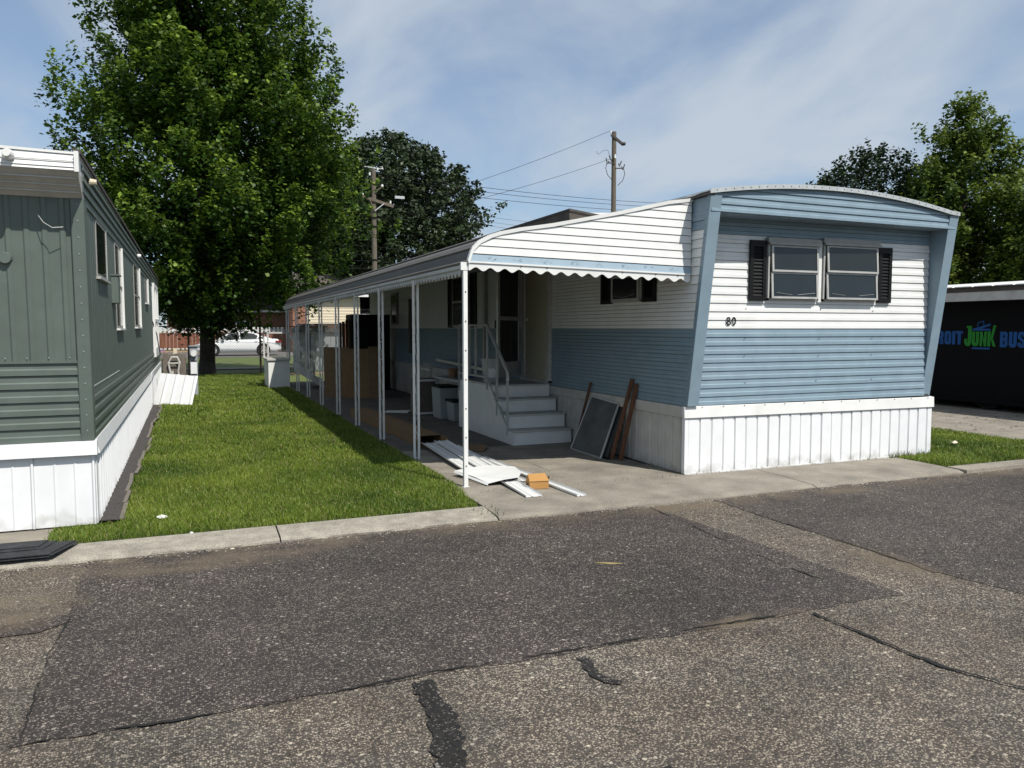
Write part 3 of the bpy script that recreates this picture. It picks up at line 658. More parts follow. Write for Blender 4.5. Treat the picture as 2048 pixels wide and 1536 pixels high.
# ------------------------------------------------------------------ awning over the patio
EAV = 2.56
aw = thing('patio_awning', 'long white metal patio awning with scalloped valance beside the blue home', 'awning', (EAV, 7.33, 0))
yfr = lambda x: 7.33-.1417*(x-EAV)
RP = [(2.565,2.245),(2.593,2.335),(2.612,2.376),(2.681,2.447),(2.791,2.504),(2.89,2.537),(3.101,2.582),(3.417,2.632),(3.739,2.698),(4.134,2.780),(4.674,2.907),(4.950,2.945)]
bands = [(0,2),(2,4),(4,5),(5,6),(6,7),(7,8),(8,9),(9,10),(10,11)]
YE = 23.1
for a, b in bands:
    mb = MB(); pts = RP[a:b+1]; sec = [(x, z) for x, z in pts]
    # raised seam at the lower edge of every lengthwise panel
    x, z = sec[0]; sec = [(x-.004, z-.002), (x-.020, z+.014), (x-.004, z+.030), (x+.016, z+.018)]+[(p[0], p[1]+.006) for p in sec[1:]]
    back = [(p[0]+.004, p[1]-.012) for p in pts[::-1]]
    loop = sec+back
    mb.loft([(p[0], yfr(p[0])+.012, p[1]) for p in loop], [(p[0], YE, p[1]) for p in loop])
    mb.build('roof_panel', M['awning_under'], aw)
# end planks
TZ = [(z+.036*(x-EAV), x) for x, z in RP]
FE_d = Vector((1, -.1417, 0)); FE_n = Vector((-.1417, -1, 0)).normalized()
def FE(x, z, w): return (x+FE_n.x*w, yfr(x)+FE_n.y*w, z-.036*(x-EAV))
ph = .0805; z = 2.340; k = 0
def plank(z0, z1, m, name='end_plank'):
    mb = MB(); zz = sorted(set([z0, z1]+[t for t, _ in TZ if z0 < t < z1]))
    L = [(interp(q, TZ)+.006, q) for q in zz]; R = 4.945
    if L[-1][0] > R-.02: L = [l for l in L if l[0] < R]; 
    if not L: return
    out = [(R, zz[0])]+[(l[0], l[1]) for l in L] + ([(R, L[-1][1])])
    out = [(R, z0)]+L+[(R, L[-1][1])]
    f0 = [FE(x, q, .012 if q < z0+.5*(z1-z0) else .004) for x, q in out]; f1 = [FE(x, q, -.006) for x, q in out]
    mb.loft(f0, f1); return mb.build(name, m, aw)
while z < 3.02:
    plank(z, min(z+ph-.004, 3.028), M['white']); z += ph
def seam_line(z0): 
    xl = interp(z0, TZ)+.006
    MB().loft([FE(xl, z0-.005, -.004), FE(xl, z0, -.004), FE(xl, z0, .005), FE(xl, z0-.005, .005)], [FE(4.945, z0-.005, -.004), FE(4.945, z0, -.004), FE(4.945, z0, .005), FE(4.945, z0-.005, .005)]).build('plank_joint', M['dark_metal'], aw)
z = 2.340
while z < 3.0: seam_line(z); z += ph
bb_ = plank(2.262, 2.334, M['blue_band'], 'blue_band'); seam_line(2.261)
# scratched leaf marks on the blue band
mk = MB(); rr = random.Random(3)
for i in range(8):
    cx = 2.80+i*.28
    for j in range(5):
        x = cx+rr.uniform(-.05,.05); q = 2.298+rr.uniform(-.02,.022); a = rr.uniform(-.9,.9); l = .012
        pts = [Vector(FE(x+l*t*math.cos(a), q+l*t*math.sin(a)+.006*t*t*rr.choice((-1,1)), .0145)) for t in (-1,0,1)]
        mk.tube(pts, .0011, 3)
mk.build('scratch_marks', M['etch'], bb_, kind='stuff')
# white rim along the top of the end and scalloped valance below
rim = MB(); pts = [(x, z) for x, z in RP]
A = []
for x, z in pts:
    A.append([(x-.006, yfr(x)-.022, z+.022), (x-.006, yfr(x)+.03, z+.022), (x+.010, yfr(x)+.03, z-.012), (x+.010, yfr(x)-.022, z-.012)])
for P_, Q_ in zip(A, A[1:]): rim.loft(P_, Q_, cap=False)
rim.face([0,1,2,3]); rim.build('end_rim', M['white'], aw)
def valance(F, u0, u1, z0, z1, pitch, amp, tri, name, m):
    mb = MB(); n = int((u1-u0)/pitch*(2 if tri else 10)); 
    for i in range(n+1):
        u = lerp(u0, u1, i/n)
        c = (1-2*abs(((u-u0)/pitch) % 1-.5)) if tri else .5+.5*math.cos(2*math.pi*(u-u0)/pitch)
        zb_ = z1-amp*c if not tri else z1-(amp if i % 2 else 0)
        mb.v += [F(u, z0, .0), F(u, zb_, .0), F(u, zb_, -.004), F(u, z0, -.004)]
    for i in range(n):
        for q in range(4): a0 = i*4+q; b0 = i*4+(q+1) % 4; mb.face([a0, b0, b0+4, a0+4])
    mb.face([0,1,2,3]); return mb.build(name, m, aw)
valance(lambda u, z, w: FE(u, z, .008+w), EAV+.01, 4.94, 2.258, 2.205, .146, .036, False, 'scalloped_valance', M['white'])
MB().loft([FE(EAV+.005, 2.246, .006), FE(EAV+.005, 2.262, .006), FE(EAV+.005, 2.262, .020), FE(EAV+.005, 2.246, .020)], [FE(4.94, 2.246, .006), FE(4.94, 2.262, .006), FE(4.94, 2.262, .020), FE(4.94, 2.246, .020)]).build('valance_rail', M['white'], aw)
nl = MB()
for x in (3.10, 3.37, 4.18, 4.55, 4.80): nl.ball(FE(x, 2.240, .012), .009, 6)
nl.build('rusty_bolt', M['rust'], aw, kind='stuff')
FV = lambda u, z, w: (EAV-.045-w, u, z)
gut = MB(); gp = [(EAV+.01, 2.178), (EAV-.05, 2.178), (EAV-.060, 2.190), (EAV-.056, 2.222), (EAV-.040, 2.226), (EAV-.040, 2.20), (EAV+.01, 2.20)]
gut.loft([(x, 7.36, z) for x, z in gp], [(x, YE, z) for x, z in gp]).build('gutter', M['white_dirty'], aw)
MB().box(EAV-.066, EAV+.012, 7.335, 7.362, 2.172, 2.25).build('gutter_end', M['white'], aw)
valance(FV, 7.40, YE-.05, 2.18, 2.152, .115, .045, True, 'zigzag_valance', M['white_dirty'])
# beams, posts
MB().box(EAV+.02, EAV+.05, 7.45, YE, 2.13, 2.172).build('eave_beam', M['white_dirty'], aw)
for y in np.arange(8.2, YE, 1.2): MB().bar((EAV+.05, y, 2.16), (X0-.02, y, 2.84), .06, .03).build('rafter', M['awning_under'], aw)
pm = MB().box(-.021, .021, -.021, .021, 0, 2.19).box(-.032, .032, -.03, .03, 0, .005)
me0 = pm.build('post', M['white'], aw); me0.location = Vector((2.542, 7.36, .006))-OFF[aw.name]
# (its mesh was built around the origin, so shift it back to the thing's frame)
for v in me0.data.vertices: v.co += OFF[aw.name]
bo = MB()
for i in range(7): bo.ball((2.542, 7.337, .22+i*.29), .008, 6)
bo.build('rusty_bolt', M['rust'], aw, kind='stuff')
def double_post_mesh(hgt):
    mb = MB(); mb.box(-.040, -.013, -.012, .012, 0, hgt).box(.013, .040, -.012, .012, 0, hgt)
    z = .25; rr = random.Random(8)
    while z < hgt-.15:
        p = [(.011*math.sin(t*math.pi*2), 0, z+t*.16) for t in np.linspace(0, 1, 8)]; mb.tube(p, .0035, 4)
        if int(z*10) % 3 == 0: mb.tube([(.010*math.cos(t), 0, z+.19+.012*math.sin(t)) for t in np.linspace(0, 6.2, 8)], .003, 4)
        z += .24
    mb.box(-.013, .013, -.004, .004, .02, .03).box(-.013, .013, -.006, .006, hgt-.05, hgt-.02)
    me = bpy.data.meshes.new('double_post'); me.from_pydata(mb.v, [], mb.f); me.materials.append(M['rail']); 
    bm = bmesh.new(); bm.from_mesh(me); bmesh.ops.recalc_face_normals(bm, faces=bm.faces); bm.to_mesh(me); bm.free(); return me
M['post'] = mat('post_white', (.66,.66,.64), .5, var=.08, dirt=(.3,.28,.24), dirt_amt=.4, dscale=12)
dp = double_post_mesh(2.165); dp.materials[0] = M['post']; me0.data.materials[0] = M['white']
for y in (9.14, 10.98, 12.74, 14.50, 16.46, 18.40, 20.28, 22.3): piece('post', dp, aw, (2.530, y, .004), (0, 0, rad(-8)))

# ------------------------------------------------------------------ porch steps at the door
st = thing('porch_steps', 'white wooden porch steps with four risers and metal handrail', 'steps', (4.06, 9.72, 0))
xs0, xs1 = 4.065, 4.925
for k, (yf, zt) in enumerate(((9.72, .205), (9.94, .405), (10.222, .595), (10.446, .785))):
    ynext = (9.94, 10.222, 10.446, 12.05)[k]; zl = (0, .205, .405, .595)[k]
    MB().box(xs0, xs1, yf, yf+.02, zl+.004 if k else .006, zt-.026).build('riser', M['white'], st)
    MB().box(xs0-.012, xs1+.008 if k < 3 else xs1, yf-.022, ynext+.018 if k < 3 else ynext, zt-.025, zt).build('tread' if k < 3 else 'platform', M['white_dirty'] if k else M['white_dirty'], st, bevel=.003)
side = [(9.722, .006), (9.722, .178), (9.942, .178), (9.942, .378), (10.224, .378), (10.224, .568), (10.448, .568), (10.448, .758), (12.04, .758), (12.04, .006)]
MB().prism([(xs0-.002, y, z) for y, z in side], (-.016, 0, 0)).build('side_panel', M['white'], st)
MB().prism([(xs1-.004, y, z) for y, z in side], (-.012, 0, 0)).build('side_panel', M['white'], st)
MB().box(xs0, xs1, 12.045, 12.06, .006, .758).build('back_panel', M['white'], st)
xr_ = 4.045
r = MB(); sq = lambda p0, p1, w=.028: r.bar(p0, p1, w, w, (1,0,0))
sq((xr_, 9.93, .12), (xr_, 9.93, 1.00)); sq((xr_, 10.33, .36), (xr_, 10.33, 1.33)); sq((xr_, 10.72, .70), (xr_, 10.72, 1.64))
sq((xr_, 11.22, .88), (xr_, 11.22, 1.63)); sq((xr_, 11.50, .88), (xr_, 11.50, 1.63)); sq((xr_, 12.0, .60), (xr_, 12.0, 1.64))
sq((xr_, 10.72, 1.645), (xr_, 12.0, 1.645)); sq((xr_, 10.72, .88), (xr_, 12.0, .88)); sq((xr_, 9.95, .26), (xr_, 10.72, .88)); sq((xr_, 9.98, 1.04), (xr_, 10.72, 1.645), .034)
r.tube([(xr_, 9.98, 1.04), (xr_, 9.93, .985), (xr_, 9.90, .93), (xr_, 9.90, .885), (xr_, 9.935, .865), (xr_, 9.965, .90)], .016, 6)
r.build('handrail', M['rail'], st)
bk = thing('bucket', 'white plastic bucket with a handle standing on the porch platform', 'bucket', (4.24, 11.05, .785))
MB().tube([(4.24,11.05,.786),(4.24,11.05,1.13)], .125, 16, .155).build('pail', M['bucket'], bk, smooth=False)
MB().tube([(4.24,11.05,1.10),(4.24,11.05,1.145)], .163, 16).build('rim', M['rail'], bk)
MB().add([(4.24+.142*math.sin(a), 11.05-.142*math.cos(a), z) for z in (.86, 1.02) for a in np.linspace(-.9,.2,6)], [(i, i+1, i+7, i+6) for i in range(5)]).build('paper_label', M['label'], bk)
MB().tube([(4.24+.165*math.cos(a), 11.05-.04, 1.12+.05*math.sin(a)) for a in np.linspace(0, math.pi, 10)], .004, 5).build('handle', M['alu'], bk)

# ------------------------------------------------------------------ things leaning on the side of the home
def leaning_bar(label, p0, p1, w, t, m, name, cat):
    o = MB().bar(p0, p1, w, t, (0,1,0)).build(name, m, bevel=.003); return tag(o, label, cat)
scr = thing('window_screen', 'grey framed window screen leaning against the home skirting', 'window screen', (4.66, 8.75, .01))
s0 = Vector((4.64, 9.16, .012)); s1 = Vector((4.63, 8.34, .012)); s2 = Vector((4.925, 8.42, .66)); s3 = Vector((4.925, 9.12, .70))
def quadframe(a, b, c, d, wd, th, name, m, par):
    mb = MB()
    for p, q in ((a,b),(b,c),(c,d),(d,a)): mb.bar(p, q, wd, th, (0,0,1) if abs((q-p).z) < .2 else (0,1,0))
    return mb.build(name, m, par)
quadframe(s0, s1, s2, s3, .022, .016, 'frame', M['alu'], scr)
MB().add([s0, s1, s2, s3], [(0,1,2,3)]).prism([tuple(v+Vector((-.004,0,.002))) for v in (s0, s1, s2, s3)], (.003,0,0)).build('mesh_screen', M['screen2'], scr)
scr2 = thing('framed_pane', 'black edged glass sash stacked behind the leaning window screen', 'window sash', (4.72, 8.5, .01))
t0, t1, t2, t3 = [v+Vector((.05, -.10, 0)) for v in (s0, s1, s2, s3)]
quadframe(t0, t1, t2, t3, .03, .02, 'frame', M['black'], scr2)
MB().prism([tuple(v) for v in (t0, t1, t2, t3)], (.004,0,0)).build('pane', M['screen'], scr2)
leaning_bar('long rusty brown board leaning on the skirting right of the screen', (4.71, 8.22, .01), (4.935, 8.12, .99), .055, .03, M['wood_old'], 'timber_board', 'board')
leaning_bar('dark brown timber stud close beside the rusty leaning board', (4.78, 8.12, .01), (4.94, 8.03, .93), .05, .035, M['wood_old'], 'timber_board', 'board')
leaning_bar('thin brown timber strip leaning left of the window screen', (4.76, 9.30, .01), (4.93, 9.16, .88), .032, .026, M['wood_old'], 'timber_strip', 'timber')

# ------------------------------------------------------------------ white metal pieces lying on the drive, and boxes
def channel(p0, p1, w, label, lift=.008, m=None, wid=None, curl=.018, group=None):
    """a long rolled metal strip: flat web with turned-up lips, lying on the slab"""
    p0 = Vector(p0); p1 = Vector(p1); d = (p1-p0).normalized(); q = Vector((-d.y, d.x, 0)).normalized()
    prof = [(-w/2, curl), (-w/2+.004, 0), (-w*.18, 0), (-w*.12, .009), (-w*.05, 0), (w*.28, 0), (w*.33, .007), (w*.38, 0), (w/2-.004, 0), (w/2, curl)]
    top = prof; bot = [(a, b-.003) for a, b in prof[::-1]]
    z = Vector((0,0,1)); base = lambda P: [P+q*a+z*(b+lift) for a, b in top+bot]
    o = MB().loft(base(p0), base(p1)).build('metal_strip', m or M['white'])
    return tag(o, label, 'metal strip', group)
gz = .006
channel((3.05, 9.85, gz+.10), (2.985, 6.66, gz), .17, 'long white metal strip from the cardboard carton to beside the small box', .004)
channel((2.92, 9.95, gz+.06), (2.84, 7.55, gz+.01), .20, 'white ribbed metal strip coming out of the long carton, left of the others', .010)
channel((3.16, 9.6, gz+.06), (3.16, 7.35, gz+.01), .11, 'narrow white metal strip running under the small cardboard box', .004)
channel((3.26, 8.9, gz+.012), (3.42, 6.52, gz), .11, 'white metal strip whose end lies farthest right on the drive', .004)
# wide bent plate across the strips
pl_ = MB(); q = [(2.60, 7.92), (2.75, 7.34), (3.08, 7.22), (3.30, 7.75), (3.00, 8.02)]
pr_f = [(0,.020),(.06,.004),(.12,.004)]
tp = [(2.615, 7.93, .070), (2.72, 7.60, .052), (2.765, 7.30, .036), (2.93, 7.28, .068), (3.10, 7.30, .075), (3.22, 7.52, .082), (3.28, 7.84, .082), (3.0, 8.02, .088)]
pl_.prism(tp, (0,0,-.004)); pl_.prism([(2.60,7.93,.050),(2.75,7.285,.018),(2.765,7.30,.036),(2.615,7.93,.070)], (0,0,-.003))
tag(pl_.build('metal_sheet', M['white']), 'wide white bent metal sheet lying across the strips at the first post', 'metal sheet')
# small gabled cardboard box
def gable_box(x, y, ang, L, W_, H, G, label):
    t = thing('cardboard_box', label, 'box', (x, y, .03))
    c, s = math.cos(ang), math.sin(ang); T = lambda u, v, z: (x+c*u-s*v, y+s*u+c*v, .008+z)
    b = MB(); b.add([T(0,0,0),T(L,0,0),T(L,W_,0),T(0,W_,0),T(0,0,H),T(L,0,H),T(L,W_,H),T(0,W_,H),T(0,W_/2,H+G),T(L,W_/2,H+G)],
        [(0,3,2,1),(0,1,5,4),(1,2,6,5),(2,3,7,6),(3,0,4,7)])
    b.build('carton_body', M['card'], t)
    f = MB(); f.prism([T(-.004,-.006,H+.001), T(L+.004,-.006,H+.001), T(L-.018,W_/2+.004,H+G+.006), T(.0,W_/2+.004,H+G+.004)], (0,0,.004)).build('flap', M['card'], t)
    MB().prism([T(0,W_+.002,H), T(L,W_+.002,H), T(L-.02,W_/2+.006,H+G), T(0,W_/2+.006,H+G)], (0,0,.003)).build('flap', M['card'], t)
    MB().prism([T(L-.002,.01,H), T(L+.002,W_-.01,H), T(L+.030,W_*.7,H+G*.55), T(L+.018,W_*.2,H+G*.6)], (.003,0,0)).build('flap', M['card_dark'], t)
    MB().prism([T(0,.004,H), T(0,W_-.004,H), T(0,W_/2,H+G-.004)], (.003,0,0)).build('flap', M['card'], t)
    return t
gable_box(3.085, 6.99, rad(-10), .195, .16, .075, .055, 'small orange brown cardboard box with peaked flaps on white strips')
# long carton
t = thing('long_carton', 'long brown cardboard carton lying beside the posts with an open end', 'carton', (2.85, 12.0, .0))
cp0 = Vector((2.80, 14.0, .01)); cp1 = Vector((2.98, 10.05, .01)); dr = (cp1-cp0).normalized(); qq = Vector((-dr.y, dr.x, 0))
def cb(a, b, z0, z1, name, ex=0): 
    MB().loft([cp0+qq*a+Vector((0,0,z0)), cp0+qq*b+Vector((0,0,z0)), cp0+qq*b+Vector((0,0,z1)), cp0+qq*a+Vector((0,0,z1))], [cp1+qq*a+Vector((0,0,z0)), cp1+qq*b+Vector((0,0,z0)), cp1+qq*b+Vector((0,0,z1)), cp1+qq*a+Vector((0,0,z1))]).build(name, M['card_dark'], t)
cb(-.15, .15, 0, .006, 'carton_bottom'); cb(-.15, -.144, .006, .15, 'carton_side'); cb(.144, .15, .006, .15, 'carton_side'); cb(-.15, .15, .15, .156, 'carton_top')
MB().prism([tuple(cp1+qq*-.15+Vector((0,0,.01))), tuple(cp1+qq*-.15+Vector((0,0,.15))), tuple(cp1+qq*-.27+dr*.05+Vector((0,0,.12))), tuple(cp1+qq*-.25+dr*.06+Vector((0,0,.01)))], (.003,.003,0)).build('flap', M['card_dark'], t)
MB().prism([tuple(cp1+qq*.15+Vector((0,0,.01))), tuple(cp1+qq*.15+Vector((0,0,.15))), tuple(cp1+qq*.2+dr*.13+Vector((0,0,.13))), tuple(cp1+qq*.2+dr*.13+Vector((0,0,.01)))], (.003,.003,0)).build('flap', M['card_dark'], t)
tag(MB().prism([(3.22,9.55,.02),(3.48,9.35,.012),(3.62,9.62,.05),(3.50,10.0,.012),(3.26,9.92,.035)], (0,0,.005)).build('cardboard_scrap', M['card_dark']), 'torn flat cardboard scrap on the patio slab', 'cardboard')

# ------------------------------------------------------------------ clutter under the awning
def sheet_lean(x0, x1, y0, y1, h, tilt, m, label, name='plywood_sheet'):
    p = [Vector((x0,y0,.008)), Vector((x1,y1,.008)), Vector((x1+tilt*.1,y1+tilt,h)), Vector((x0+tilt*.1,y0+tilt,h))]
    o = MB().loft([tuple(v) for v in p], [tuple(v+Vector((.0,.02,0))) for v in p]).build(name, m); return tag(o, label, 'sheet')
sheet_lean(2.90, 3.40, 18.4, 17.95, 1.16, .22, M['ply'], 'light brown plywood sheet leaning leftmost under the awning')
sheet_lean(3.25, 3.78, 17.95, 17.6, 1.13, .22, M['card_dark'], 'brown cardboard sheet leaning in the middle of the stack')
sheet_lean(3.78, 4.08, 17.6, 17.4, 1.18, .22, M['ply'], 'narrow tan board leaning rightmost in the stack')
cab = thing('dark_alcove_block', 'tall black block standing in for the dark alcove at the far end of the patio', 'cabinet', (4.2, 20.0, 0))
MB().box(3.80, 4.80, 19.8, 20.5, .01, 1.95).build('carcass', M['black'], cab, bevel=.01)  # added black block with invented doors, filling a spot that is only dark
MB().box(3.82, 4.29, 19.77, 19.798, .05, 1.92).build('door', M['black'], cab); MB().box(4.31, 4.78, 19.77, 19.798, .05, 1.92).build('door', M['black'], cab)
for i in range(4): tag(MB().bar((3.52+i*.085, 19.72, .01), (3.56+i*.085, 20.0, 1.74+.03*i), .07, .03, (1,0,0)).build('wood_plank', M['wood_old']), ('leftmost and shortest', 'second from left', 'third from left', 'rightmost and tallest')[i]+' brown wooden plank standing left of the black block', 'plank', 'planks leaning on the cabinet')
def bin_(x0, x1, y0, y1, h, m, label, lid=None):
    t = thing('storage_bin', label, 'bin', ((x0+x1)/2, (y0+y1)/2, .006))
    MB().loft([(x0+.02,y0+.02,.008),(x1-.02,y0+.02,.008),(x1-.02,y1-.02,.008),(x0+.02,y1-.02,.008)], [(x0,y0,h),(x1,y0,h),(x1,y1,h),(x0,y1,h)]).build('bin_body', m, t, bevel=.01)
    MB().box(x0-.02, x1+.02, y0-.02, y1+.02, h, h+.035).build('lid', lid or M['black'], t, bevel=.008)
bin_(4.02, 4.34, 13.0, 13.5, .56, M['grey_box'], 'pale grey upright bin below the table, leftmost of the bins')
bin_(4.12, 4.38, 12.55, 12.95, .34, M['grey_box'], 'short pale grey bin in front of the black tubs')
bin_(4.42, 4.86, 12.45, 13.0, .46, M['black'], 'black plastic tub next to the short grey bin')
tb = thing('folding_table', 'low dark table with flower pots on it by the side wall', 'table', (4.4, 12.6, 0))
MB().box(4.10, 4.88, 12.15, 13.6, .70, .74).build('table_top', M['grey_box'], tb)
for x in (4.13, 4.84):
    for y in (12.2, 13.55): MB().box(x-.015, x+.015, y-.015, y+.015, .008, .70).build('leg', M['rail'], tb)
def pot(x, y, r, h, m, label):
    o = MB().tube([(x,y,.741),(x,y,.741+h*.8),(x,y,.741+h*.8),(x,y,.741+h)], r*.75, 12, r).build('flower_pot', m); return tag(o, label, 'pot')
pot(4.3, 13.1, .10, .15, M['terracotta'], 'brown clay flower pot on the table, leftmost of the row')
pot(4.34, 12.75, .09, .13, M['wood_grey'], 'grey flower pot in the middle of the table')
tag(MB().box(4.22, 4.40, 12.28, 12.46, .742, .86).build('plastic_tub', M['bluebox'], bevel=.015), 'small blue plastic tub at the near end of the table', 'tub')
pn = thing('white_cabinet', 'small white framed cabinet standing under the awning behind the bins', 'cabinet', (3.9, 13.9, 0))
MB().box(3.85, 4.3, 13.9, 14.3, .008, .66).build('carcass', M['wood_grey'], pn)
pf = MB()
for a in ((3.85,3.89,.01,.66),(4.26,4.30,.01,.66),(3.89,4.26,.01,.05),(3.89,4.26,.62,.66)): pf.box(a[0],a[1],13.88,13.899,a[2],a[3])
pf.build('door_frame', M['white'], pn)
tag(MB().bar((4.75,15.6,.95),(4.80,12.3,.86),.05,.03).build('metal_rail', M['alu']), 'long silver metal rail lying along the wall above the pots', 'rail')
tag(MB().prism([(3.35,14.4,.02),(3.75,14.2,.012),(3.9,14.5,.03),(3.5,14.75,.014)], (0,0,.006)).build('paper_sack', M['paper']), 'crumpled white sack on the patio floor behind the second post', 'sack')
for i in range(6): tag(MB().box(4.30+.0, 4.32, 14.5+i*.09, 14.53+i*.09, .25, .92).build('fence_slat', M['white_dirty']), ('nearest','second nearest','third nearest','third farthest','second farthest','farthest')[i]+' white picket slat behind the small cabinet under the awning', 'slat', 'picket slats behind the cabinet')
for i in range(2): tag(MB().box(4.28, 4.299, 14.45, 15.05, .35+i*.42, .40+i*.42).build('slat_rail', M['white_dirty']), ('lower' if i == 0 else 'upper')+' white crosspiece holding the picket slats together', 'rail')

# far porch steps
fp = thing('porch_steps', 'white boxed back porch with steps and bare handrail at the awning end', 'steps', (2.2, 21.8, 0))
MB().box(1.95, 2.50, 21.7, 22.9, .0, .74).build('side_panel', M['white'], fp); MB().box(1.92, 2.53, 21.66, 22.95, .74, .78).build('platform', M['white_dirty'], fp)
rl = MB()
for p, q_ in (((1.95,21.7,.78),(1.95,21.7,1.48)), ((2.50,21.7,.78),(2.50,21.7,1.48)), ((1.95,21.7,1.48),(2.50,21.7,1.48)), ((1.95,21.7,1.48),(1.95,22.9,1.48)), ((1.95,22.9,.78),(1.95,22.9,1.48)), ((2.52,21.7,1.40),(2.98,20.6,.66)), ((2.98,20.6,.3),(2.98,20.6,.70))): rl.bar(p, q_, .045, .045, (1,0,.01))
rl.build('handrail', M['white_dirty'], fp)
for k in range(4):
    MB().box(2.53+k*.22, 2.80+k*.22, 21.0, 21.9, .60-k*.18, .64-k*.18).build('tread', M['white_dirty'], fp)
MB().prism([(2.53,20.98,.74),(2.53,20.98,.50),(3.30,20.98,.0),(3.48,20.98,.0),(3.48,20.98,.06)], (0,.02,0)).build('stringer', M['white'], fp)

# ------------------------------------------------------------------ green mobile home on the left
GX = -.74
gh = thing('mobile_home', 'grey green mobile home with white skirting and white front cap', 'mobile home', (GX, 7.1, 0))
gx0 = -4.5; GB = 23.3
yg = lambda z: 7.085-.065*(z-.7)
MB().prism([(gx0, yg(.6)+.02, .6), (gx0, yg(2.9)+.02, 2.9), (gx0, GB, 2.9), (gx0, GB, .6)], (GX-.02-gx0, 0, 0)).build('wall_core', M['green'], gh)
FG = lambda u, v, w: (u, yg(v)-w, v); FGs = frame((GX, 0, 0), (0,1,0), (1,0,0))
for k in range(6):
    z0 = .70+k*.106; course(FG, const(gx0), const(GX-.075), z0, .106, .020).build('siding_board', M['green'], gh)
def vpanel(F, u0, u1, v0, v1, pitch, d, name, m, par):
    n = max(1, round((u1-u0)/pitch)); p = (u1-u0)/n; prof = [(u0, -.004)]
    for i in range(n):
        a = u0+i*p; prof += [(a+.001, .003), (a+p*.30, .003), (a+p*.40, d), (a+p*.62, d), (a+p*.72, .003)]
    prof += [(u1-.003, .003), (u1-.003, -.004)]
    mb = MB().loft([F(u, v0, w) for u, w in prof], [F(u, v1, w) for u, w in prof]); return mb.build(name, m, par)
u = GX-.075
while u > gx0: vpanel(FG, max(gx0, u-.61), u-.004, 1.345, 2.60, .122, .013, 'wall_panel', M['green'], gh); u -= .61
MB().fbox(FG, gx0, GX-.075, 1.325, 1.345, 0, .024).build('panel_seam', M['green'], gh)
y = 7.19
while y < GB-.3: vpanel(FGs, y, min(GB, y+1.216), 1.10, 2.56, .152, .007, 'wall_panel', M['green'], gh); y += 1.22
for k in range(4): course(FGs, const(7.19), const(GB), .70+k*.10, .10, .018).build('siding_board', M['green'], gh)
for k in range(4): course(FGs, lambda z: 7.02 if z < 2.6 else 6.92-.0*(z-2.6), const(GB), 2.565+k*.083, .083, .016+.004*k).build('eave_board', M['green'], gh)
# corner trim
ct = MB(); ct.loft([(GX-.078, yg(.7)-.030, .70), (GX+.018, yg(.7)-.030, .70), (GX+.018, 7.195, .70), (GX-.078, 7.195, .70)], [(GX-.078, yg(2.6)-.030, 2.60), (GX+.018, yg(2.6)-.030, 2.60), (GX+.018, 7.12, 2.60), (GX-.078, 7.12, 2.60)])
ct = ct.build('corner_trim', M['green'], gh, bevel=.006)
sc = MB()
for i in range(15): z = .78+i*.127; sc.ball((GX-.03, yg(z)-.030, z), .006, 6)
for i in range(9): sc.ball((GX-.13-i*.145, yg(1.37)-.016, 1.368), .0055, 6)
for i in range(22): sc.ball((GX+.010, 7.25+i*.12, 1.125), .007, 6)
sc.build('rivet', M['grey_box'], gh, kind='stuff')
# white front cap with grey underside
MB().loft([(gx0, 6.66, 2.765), (gx0, 6.70, 2.945), (gx0, 7.1, 2.96), (gx0, 7.1, 2.765)], [(GX+.01, 6.66, 2.765), (GX+.01, 6.70, 2.885), (GX+.01, 7.1, 2.90), (GX+.01, 7.1, 2.765)]).build('front_cap', M['white'], gh)
for k in range(2):
    z0 = 2.785+k*.045; MB().loft([(gx0, 6.662+k*.008-.001, z0+.012), (gx0, 6.662+k*.008-.004, z0+.003), (gx0, 6.67+k*.008, z0)], [(GX+.0, 6.662+k*.008-.001, z0+.012), (GX+.0, 6.662+k*.008-.004, z0+.003), (GX+.0, 6.67+k*.008, z0)]).build('cap_ridge', M['white'], gh)
MB().prism([(gx0, 6.664, 2.763), (gx0, 6.94, 2.60), (gx0, 7.02, 2.60), (gx0, 7.02, 2.763)], (GX+.012-gx0, 0, 0)).build('cap_soffit', M['white_dirty'], gh)
for k in range(3):
    t_ = .25+.25*k; MB().bar((gx0, lerp(6.664,6.94,t_)-.004, lerp(2.763,2.60,t_)-.004), (GX, lerp(6.664,6.94,t_)-.004, lerp(2.763,2.60,t_)-.004), .012, .008).build('soffit_rib', M['white_dirty'], gh)
MB().box(GX-.006, GX+.024, 6.648, 6.70, 2.755, 2.905).build('cap_end_trim', M['white'], gh)
MB().loft([(GX-.02, 6.70, 2.90), (GX+.035, 6.70, 2.895), (GX+.035, 6.70, 2.925), (GX-.02, 6.70, 2.935)], [(GX-.02, GB, 2.90), (GX+.035, GB, 2.895), (GX+.035, GB, 2.925), (GX-.02, GB, 2.935)]).build('roof_edge', M['dark_metal'], gh)
MB().loft([(gx0, 6.69, 2.947), (gx0, GB, 2.947), (gx0, GB, 2.975), (gx0, 6.69, 2.975)], [(GX+.02, 6.69, 2.887), (GX+.02, GB, 2.927), (GX+.02, GB, 2.945), (GX+.02, 6.69, 2.905)]).build('roof', M['white'], gh)
MB().tube([(-1.16, 6.655, 2.845), (-1.16, 6.60, 2.845), (-1.16, 6.575, 2.845)], .040, 12, .026).build('marker_lamp', M['white'], gh, smooth=False)
MB().tube([(GX+.02, 7.35, 2.80), (GX+.075, 7.35, 2.80)], .030, 10, .022).build('marker_lamp', M['cream'], gh)
MB().tube([(GX+.02, 14.0, 2.76), (GX+.07, 14.0, 2.76)], .035, 10, .026).build('marker_lamp', M['white'], gh)
